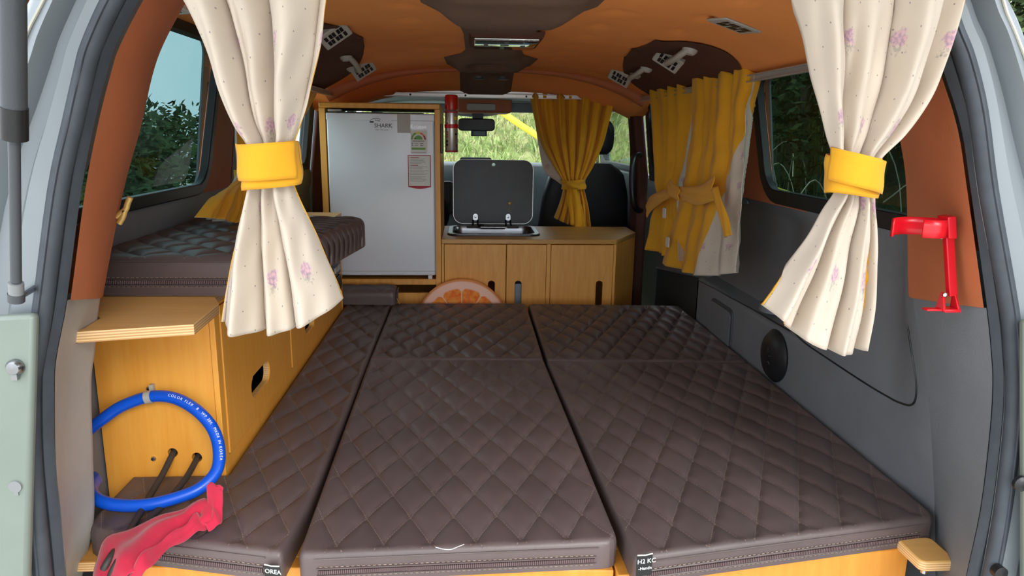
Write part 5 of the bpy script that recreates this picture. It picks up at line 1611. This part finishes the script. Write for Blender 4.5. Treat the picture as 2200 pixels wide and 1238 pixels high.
MB().box(a.x + 0.014, b.x - 0.01, 4.3425, 4.3455, b.z + 0.004, a.z - 0.003).build('display', 'dash_grey', dcm)
MB().tube([(a.x + 0.04, 4.37, a.z + 0.003), (a.x + 0.03, 4.40, a.z + 0.06), (a.x - 0.01, 4.46, a.z + 0.12)], 0.003, 6).build('wire', 'black_plastic', dcm, smooth=60)
# passenger and driver seats
def seat(label, xc):
    t = thing('car_seat', label, 'car seat', (xc, 4.0, 0.0), 'front seats')
    def sf(u, v):
        # closed tube-like backrest section swept upward
        z = lerp(0.35, 1.0, v)
        wdt = interp([(0, 0.235), (0.35, 0.25), (0.75, 0.225), (0.93, 0.19), (1.0, 0.12)], v)
        an = 2 * PI * u
        cx_, cy_ = math.cos(an), math.sin(an)
        x = xc + wdt * math.copysign(abs(cx_) ** 0.5, cx_)
        y = 3.86 - 0.17 * v + 0.075 * math.copysign(abs(cy_) ** 0.6, cy_) * (1 - 0.35 * v)
        return (x, y, z)
    mb = MB().grid(sf, 36, 22)
    mb.add([sf(k / 36, 1.0) for k in range(36)], [list(range(36))])
    mb.build('backrest', 'black_leather', t, smooth=50)
    MB().grid(lambda u, v: (xc + 0.13 * math.copysign(abs(math.cos(2 * PI * u)) ** 0.5, math.cos(2 * PI * u)) * (1 - 0.25 * abs(2 * v - 1) ** 4), 3.68 + 0.05 * math.sin(2 * PI * u) * (1 - 0.5 * abs(2 * v - 1) ** 4), lerp(1.045, 1.22, v)), 28, 12).build('headrest', 'black_leather', t, smooth=60)
    for dx in (-0.05, 0.05):
        MB().tube([(xc + dx, 3.69, 0.97), (xc + dx, 3.68, 1.09)], 0.006, 8).build('headrest_post', 'metal', t, smooth=60)
    MB().box(xc - 0.25, xc + 0.25, 3.82, 4.32, 0.16, 0.38).build('seat_base', 'black_leather', t, bevel=0.05, seg=4)
    MB().box(xc - 0.2, xc + 0.2, 3.9, 4.25, 0.0, 0.16).build('pedestal', 'black_plastic', t)
seat('black leather passenger seat behind the mustard front curtain', 0.63)
seat('black leather driver seat hidden behind the fridge cabinet', -0.36)
# black grab bar on the right pillar
gb = thing('grab_bar', 'black vertical grab bar on the pillar right of the passenger seat', 'handle', (0.80, 3.45, 0.9))
G = [PX(1383, 340, 1, 3.52), PX(1370, 332, 1, 3.45), PX(1360, 348, 1, 3.42), PX(1358, 395, 1, 3.42), PX(1362, 436, 1, 3.42), PX(1372, 452, 1, 3.45), PX(1386, 448, 1, 3.52)]
MB().tube(catmull(G, 6), 0.015, 12).build('bar', 'black_plastic', gb, smooth=60)

# ================================================================== REAR OPENING FITTINGS
# gas strut
gs = thing('gas_strut', 'black gas strut of the tailgate at the left edge of the opening', 'gas strut', tuple(PX(35, 640, 1, 0.9)))
pb, pt = PX(35, 640, 1, 0.9), PX(26, -60, 1, 0.82)
dirv = (pt - pb)
Sp = lambda f: pb + dirv * f
f1, f2 = 0.535, 0.63
MB().tube([Sp(0.06), Sp(f1 + 0.03)], 0.0062, 16).build('rod', 'dark_plastic', gs, smooth=40)
MB().tube([Sp(f2 - 0.01), Sp(1.5)], 0.0132, 20).build('barrel', 'dark_plastic', gs, smooth=40)
MB().tube([Sp(f1), Sp(f2)], 0.0142, 20).build('collar', 'black_plastic', gs, smooth=40)
MB().tube([Sp(0.015), Sp(0.055)], [0.0085, 0.0085], 16).build('end_fitting', 'grey_ink', gs, smooth=40)
MB().tube([Sp(-0.012), Sp(0.016)], [0.0095, 0.0095], 16).build('ball_socket', 'dark_plastic', gs, smooth=40)
MB().tube([Sp(0.0), Sp(0.0) + Vector((-0.012, 0.055, 0.0))], 0.005, 10).build('ball_stud', 'metal', gs, smooth=40)
# open tailgate above the photographer
tg = struct(MB().prism([(1.02, 1.475), (1.02, 1.52), (0.6, 1.66), (0.0, 1.80), (-0.15, 1.80), (-0.15, 1.74), (0.0, 1.735), (0.6, 1.60)], 'x', CX - 0.66, CX + 0.66).build('door_4', 'grey_light', bevel=0.01))
# red bracket on the right pillar
rb = thing('extinguisher_bracket', 'red plastic bottle bracket screwed to the orange right pillar', 'bracket', tuple(PX(2030, 660, 1, 1.08)))
YB_ = 1.03
back = [PX(x, y, 1, YB_ + 0.012) for x, y in ((2020, 500), (2038, 498), (2046, 632), (2028, 634))]
q = [(p.x, p.z) for p in back]
MB().prism(q, 'y', YB_ - 0.002, YB_ + 0.008).build('spine', 'red_plastic', rb, bevel=0.0015)
bt = [PX(x, y, 1, YB_) for x, y in ((2022, 464), (2040, 462), (2042, 510), (2024, 510))]
MB().prism([(p.x, p.z) for p in bt], 'y', YB_ - 0.016, YB_ + 0.01).build('clamp_block', 'red_plastic', rb, bevel=0.0015)
def clamp(pts, name):
    z0 = PX(1980, 508, 1, YB_).z; z1 = PX(1980, 470, 1, YB_).z
    P = catmull([Vector((x, y, 0)) for x, y in pts], 6); n = len(P) - 1
    mb = MB().grid(lambda u, v: (P[round(u * n)].x, P[round(u * n)].y, lerp(z0, z1, v)), n, 3)
    mb.build(name, 'red_plastic', rb, smooth=50, solid=0.003)
xb = PX(2026, 490, 1, YB_).x
clamp([(xb, YB_ - 0.012), (xb - 0.014, YB_ - 0.022), (xb - 0.030, YB_ - 0.022), (xb - 0.042, YB_ - 0.014)], 'front_jaw')
clamp([(xb, YB_ + 0.004), (xb - 0.02, YB_ + 0.022), (xb - 0.05, YB_ + 0.026), (xb - 0.078, YB_ + 0.006), (xb - 0.084, YB_ - 0.006)], 'rear_jaw')
f0 = PX(2038, 640, 1, YB_)
MB().box(f0.x - 0.014, f0.x + 0.012, YB_ - 0.016, YB_ + 0.008, f0.z - 0.020, f0.z - 0.015).box(f0.x - 0.040, f0.x - 0.012, YB_ - 0.012, YB_ + 0.002, f0.z - 0.0185, f0.z - 0.0155).hexa([(f0.x + 0.008, YB_ - 0.016, f0.z - 0.018), (f0.x + 0.012, YB_ - 0.016, f0.z - 0.018), (f0.x + 0.012, YB_ + 0.006, f0.z - 0.018), (f0.x + 0.008, YB_ + 0.006, f0.z - 0.018), (f0.x + 0.008, YB_ + 0.002, f0.z + 0.012), (f0.x + 0.012, YB_ + 0.002, f0.z + 0.012), (f0.x + 0.012, YB_ + 0.006, f0.z + 0.012), (f0.x + 0.008, YB_ + 0.006, f0.z + 0.012)]).hexa([(f0.x - 0.016, YB_ - 0.016, f0.z - 0.018), (f0.x - 0.012, YB_ - 0.016, f0.z - 0.018), (f0.x - 0.012, YB_ + 0.006, f0.z - 0.018), (f0.x - 0.016, YB_ + 0.006, f0.z - 0.018), (f0.x - 0.010, YB_ + 0.002, f0.z + 0.008), (f0.x - 0.006, YB_ + 0.002, f0.z + 0.008), (f0.x - 0.006, YB_ + 0.006, f0.z + 0.008), (f0.x - 0.010, YB_ + 0.006, f0.z + 0.008)]).build('foot', 'red_plastic', rb, bevel=0.001)
for (x, y) in ((2024, 508), (2031, 634)):
    p = PX(x, y, 1, YB_ - 0.003)
    MB().lathe([(0.0042, 0.001), (0.0042, -0.001), (0.0025, -0.0025), (0.0005, -0.003)], p, (0, 1, 0), 12).build('screw', 'metal', rb, smooth=40)
# little brass hook by the left window
hk = [PX(x, y, 1, 1.185) for x, y in ((280, 424), (274, 438), (270, 450), (260, 458), (250, 466))]
hk2 = [PX(x, y, 1, 1.185) for x, y in ((268, 452), (264, 466), (256, 480))]
hook = thing('coat_hook', 'small brass coat hook beside the left rear window', 'hook', tuple(PX(262, 480, 1, 1.24)))
MB().tube(catmull(hk, 5), 0.0048, 10).build('upper_prong', 'brass', hook, smooth=60)
MB().tube(catmull(hk2, 5), 0.0048, 10).build('lower_prong', 'brass', hook, smooth=60)
p = PX(250, 466, 1, 1.245)
MB().lathe([(0.010, 0), (0.010, -0.004), (0.004, -0.006)], p, (1, 0.3, 0), 12).build('backplate', 'brass', hook, smooth=40)

# ================================================================== OUTSIDE
ZG = -0.62
def ground_mat():
    n = NT('pale_gravel')
    v = n.coords('Object')
    f = n.noise(v, 1.2, 6); g = n.noise(v, 40, 4)
    col = n.mix(n.smooth(f, 0.3, 0.7), S(206, 202, 192), S(182, 178, 166))
    col = n.mix(n.math('MULTIPLY', n.smooth(g, 0.4, 0.7), 0.4), col, S(120, 116, 108))
    n.link(col, n.p.inputs['Base Color']); n.p.inputs['Roughness'].default_value = 0.9
    n.bump(g, 0.5, 0.02)
    return n.m
M['gravel'] = ground_mat()
def grass_mat(name, c1, c2, c3):
    n = NT(name)
    v = n.coords('Object')
    f = n.noise(v, 0.9, 6, 0.65); g = n.noise(v, 7, 5, 0.7)
    col = n.mix(n.smooth(f, 0.35, 0.65), c1, c2)
    col = n.mix(n.math('MULTIPLY', n.smooth(g, 0.42, 0.62), 0.8), col, c3)
    n.link(col, n.p.inputs['Base Color']); n.p.inputs['Roughness'].default_value = 0.95
    n.p.inputs['Specular IOR Level'].default_value = 0.15
    n.bump(g, 0.8, 0.1)
    return n.m
M['hill_grass'] = grass_mat('hill_grass', S(150, 176, 96), S(186, 180, 128), S(112, 134, 70))
M['blade_green'] = grass_mat('grass_blades', S(164, 190, 104), S(196, 200, 132), S(204, 190, 150))
M['bank_dark'] = grass_mat('bank_earth', S(58, 66, 46), S(76, 74, 52), S(40, 48, 36))
M['leaf_dark'] = grass_mat('dark_leaves', S(66, 88, 54), S(98, 112, 66), S(48, 62, 44))
M['leaf_mid'] = grass_mat('mid_leaves', S(86, 112, 64), S(126, 134, 74), S(58, 80, 50))
M['bark'] = mat('bark', S(110, 96, 84), 0.9, var=0.2)
M['straw'] = mat('straw', S(196, 192, 172), 0.8, var=0.15)
M['reflection_ribbon'] = mat('yellow_reflection', S(240, 216, 60), 0.5, var=0.05)  # colour of the curtain reflections, put on the added ribbons
gr_ = struct(MB().grid(lambda u, v: (lerp(-40, 40, u), lerp(-30, 40, v), ZG + 0.02 * math.sin(u * 60) * math.sin(v * 47)), 40, 40).build('floor_ground', 'gravel', smooth=60))
rn = random.Random(21)
def hill(x, y):
    s_ = sstep(7.0, 14.5, y) * sstep(-3.6, -0.6, x)
    return ZG + 3.9 * s_ + 0.25 * math.sin(x * 1.3 + y) * s_ + 0.18 * math.sin(x * 2.9 - y * 2.1) * s_ + 0.1 * math.sin(x * 7 + 3 * y) * s_
struct(MB().grid(lambda u, v: (lerp(-12, 14, u), lerp(7.3, 18, v), hill(lerp(-12, 14, u), lerp(7.3, 18, v)) - 0.01), 110, 60).build('hillside', 'hill_grass', smooth=80))
tf = MB()
for k in range(5200):
    x = rn.uniform(-1.2, 4.2); y = rn.uniform(7.8, 14.5)
    z = hill(x, y)
    for b_ in range(3):
        a_ = rn.uniform(0, 6.28); h_ = rn.uniform(0.10, 0.30); ln_ = rn.uniform(0.05, 0.2)
        wv = Vector((math.cos(a_ + 1.57), math.sin(a_ + 1.57), 0)) * rn.uniform(0.008, 0.018)
        p0 = Vector((x, y, z - 0.03)); p1 = p0 + Vector((math.cos(a_) * ln_ * 0.4, math.sin(a_) * ln_ * 0.4, h_ * 0.7)); p2 = p0 + Vector((math.cos(a_) * ln_, math.sin(a_) * ln_, h_))
        tf.add([p0 - wv, p0 + wv, p1 + wv * 0.7, p1 - wv * 0.7, p2], [(0, 1, 2, 3), (3, 2, 4)])
o = tf.build('hillside_grass', 'blade_green', recalc=False)
tag(o, 'sunlit grass on the hillside seen through the windscreen', 'grass', kind='stuff')
# right bank
def bank(x, y):
    return ZG + 2.9 * sstep(1.9, 4.6, x) + 0.15 * math.sin(y * 2 + x) * sstep(1.9, 2.5, x)
struct(MB().grid(lambda u, v: (lerp(1.8, 7, u), lerp(-2, 14, v), bank(lerp(1.8, 7, u), lerp(-2, 14, v)) - 0.01), 30, 70).build('bank_slope', 'bank_dark', smooth=80))
dg = MB()
for k in range(1500):
    y = rn.uniform(1.8, 9.0); x = rn.uniform(2.1, 3.9); z = bank(x, y)
    a_ = rn.uniform(0, 6.28); h_ = rn.uniform(0.25, 0.7); ln_ = rn.uniform(0.1, 0.5)
    wv = Vector((math.cos(a_ + 1.57), math.sin(a_ + 1.57), 0)) * 0.006
    p0 = Vector((x, y, z)); d_ = Vector((math.cos(a_), math.sin(a_), 0))
    pts = [p0, p0 + d_ * ln_ * 0.25 + Vector((0, 0, h_ * 0.7)), p0 + d_ * ln_ * 0.65 + Vector((0, 0, h_)), p0 + d_ * ln_ * 1.1 + Vector((0, 0, h_ * 0.85))]
    dg.add([p + wv * s_ * (1 - 0.25 * i) for i, p in enumerate(pts) for s_ in (-1, 1)], [(0, 1, 3, 2), (2, 3, 5, 4), (4, 5, 7, 6)])
o = dg.build('bank_grass', 'leaf_mid', recalc=False)
tag(o, 'dark wild grass on the bank outside the right rear window', 'grass', kind='stuff')
dg = MB()
for k in range(34):
    y = rn.uniform(3.2, 8.5); x = rn.uniform(2.2, 3.6); z = bank(x, y)
    a_ = rn.uniform(0, 6.28); h_ = rn.uniform(0.5, 1.1); ln_ = rn.uniform(0.2, 0.6); d_ = Vector((math.cos(a_), math.sin(a_), 0)); p0 = Vector((x, y, z))
    dg.tube(catmull([p0, p0 + d_ * ln_ * 0.2 + Vector((0, 0, h_ * 0.7)), p0 + d_ * ln_ * 0.7 + Vector((0, 0, h_)), p0 + d_ * ln_ * 1.2 + Vector((0, 0, h_ * 0.8))], 4), 0.004, 4, caps=False)
o = dg.build('dry_stalks', 'straw', recalc=False)
tag(o, 'pale dry stalks arching outside the right rear window', 'grass', kind='stuff')

def shrub_proto(name, label, leafmat, h_, r_, nleaf, loc, group):
    t = thing(name, label, 'shrub', loc, group)
    base = Vector(loc)
    st = MB()
    for k in range(7):
        a_ = rn.uniform(0, 6.28); rr = rn.uniform(0.2, 0.8) * r_
        st.tube([base, base + Vector((math.cos(a_) * rr * 0.3, math.sin(a_) * rr * 0.3, h_ * 0.35)), base + Vector((math.cos(a_) * rr, math.sin(a_) * rr, h_ * rn.uniform(0.7, 1.1)))], [0.03, 0.02, 0.006], 6)
    st.build('stems', 'bark', t, smooth=60)
    lf = MB()
    cl_ = [(Vector((rn.gauss(0, 0.45) * r_, rn.gauss(0, 0.45) * r_, h_ * rn.uniform(0.15, 0.9))), rn.uniform(0.3, 0.6) * r_) for _ in range(16)]
    for k in range(nleaf):
        c_, cr = rn.choice(cl_)
        d_ = Vector((rn.gauss(0, 1), rn.gauss(0, 1), rn.gauss(0, 1))).normalized() * cr * rn.uniform(0.5, 1.05)
        p = base + c_ + d_
        if p.z < base.z: p.z = base.z + rn.uniform(0, 0.3)
        u = Vector((rn.gauss(0, 1), rn.gauss(0, 1), rn.gauss(0, 0.6))).normalized(); v_ = u.cross(Vector((rn.gauss(0, 1), rn.gauss(0, 1), 1))).normalized()
        s_ = rn.uniform(0.03, 0.075)
        lf.add([p - u * s_, p + v_ * s_ * 0.45, p + u * s_, p - v_ * s_ * 0.45], [(0, 1, 2, 3)])
    lf.build('foliage', leafmat, t, recalc=False)
    return t
protoA = shrub_proto('wild_shrub', 'leafy shrub in the hedge outside the left rear window', 'leaf_dark', 1.65, 1.25, 5200, (-3.3, 6.6, ZG), 'shrubs left of the van')
spots = [(-4.1, 8.2, 0.4, 1.05), (-5.0, 10.0, 1.3, 1.1), (-5.9, 11.9, 2.4, 1.2), (-6.9, 14.0, 3.3, 1.3), (-8.2, 16.5, 4.1, 1.4), (-2.6, 5.2, 5.0, 0.85), (-4.9, 7.2, 5.5, 0.95)]
for x, y, a_, s_ in spots:
    c_ = copy_tree(protoA); c_.location = (x, y, ZG); c_.rotation_euler = (0, 0, a_); c_.scale = (s_, s_, s_)
protoB = shrub_proto('bank_shrub', 'dark shrub on the bank outside the right side windows', 'leaf_dark', 2.2, 1.1, 4200, (3.4, 5.6, 0.6), 'shrubs right of the van')
for x, y, a_, s_ in ((3.6, 7.6, 1.0, 1.1), (3.5, 4.0, 2.0, 0.9), (4.0, 9.8, 3.1, 1.2), (4.4, 6.6, 4.0, 1.2), (4.3, 12.2, 5.1, 1.3)):
    c_ = copy_tree(protoB); c_.location = (x, y, bank(x, y) - 0.1); c_.rotation_euler = (0, 0, a_); c_.scale = (s_, s_, s_)
# added yellow ribbons outside, imitating reflections of the mustard curtains in the glass
def reflection_ribbon(name, label, a, b, hgt, sag):
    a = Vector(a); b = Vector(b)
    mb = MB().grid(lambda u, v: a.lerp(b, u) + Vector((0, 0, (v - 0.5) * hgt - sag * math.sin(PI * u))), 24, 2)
    return tag(mb.build(name, 'reflection_ribbon', smooth=60, solid=0.004), label, 'reflection_ribbon')
reflection_ribbon('reflected_streak', 'added yellow ribbon ahead of the windscreen, standing in for a curtain reflection', PX(1040, 214, 1, 7.6), PX(1250, 345, 1, 7.6), 0.08, 0.03)
reflection_ribbon('reflected_streak', 'added yellow ribbon outside the right rear window, standing in for a curtain reflection', PX(1600, 385, 0, 2.0), PX(1860, 470, 0, 2.0), 0.03, 0.0)
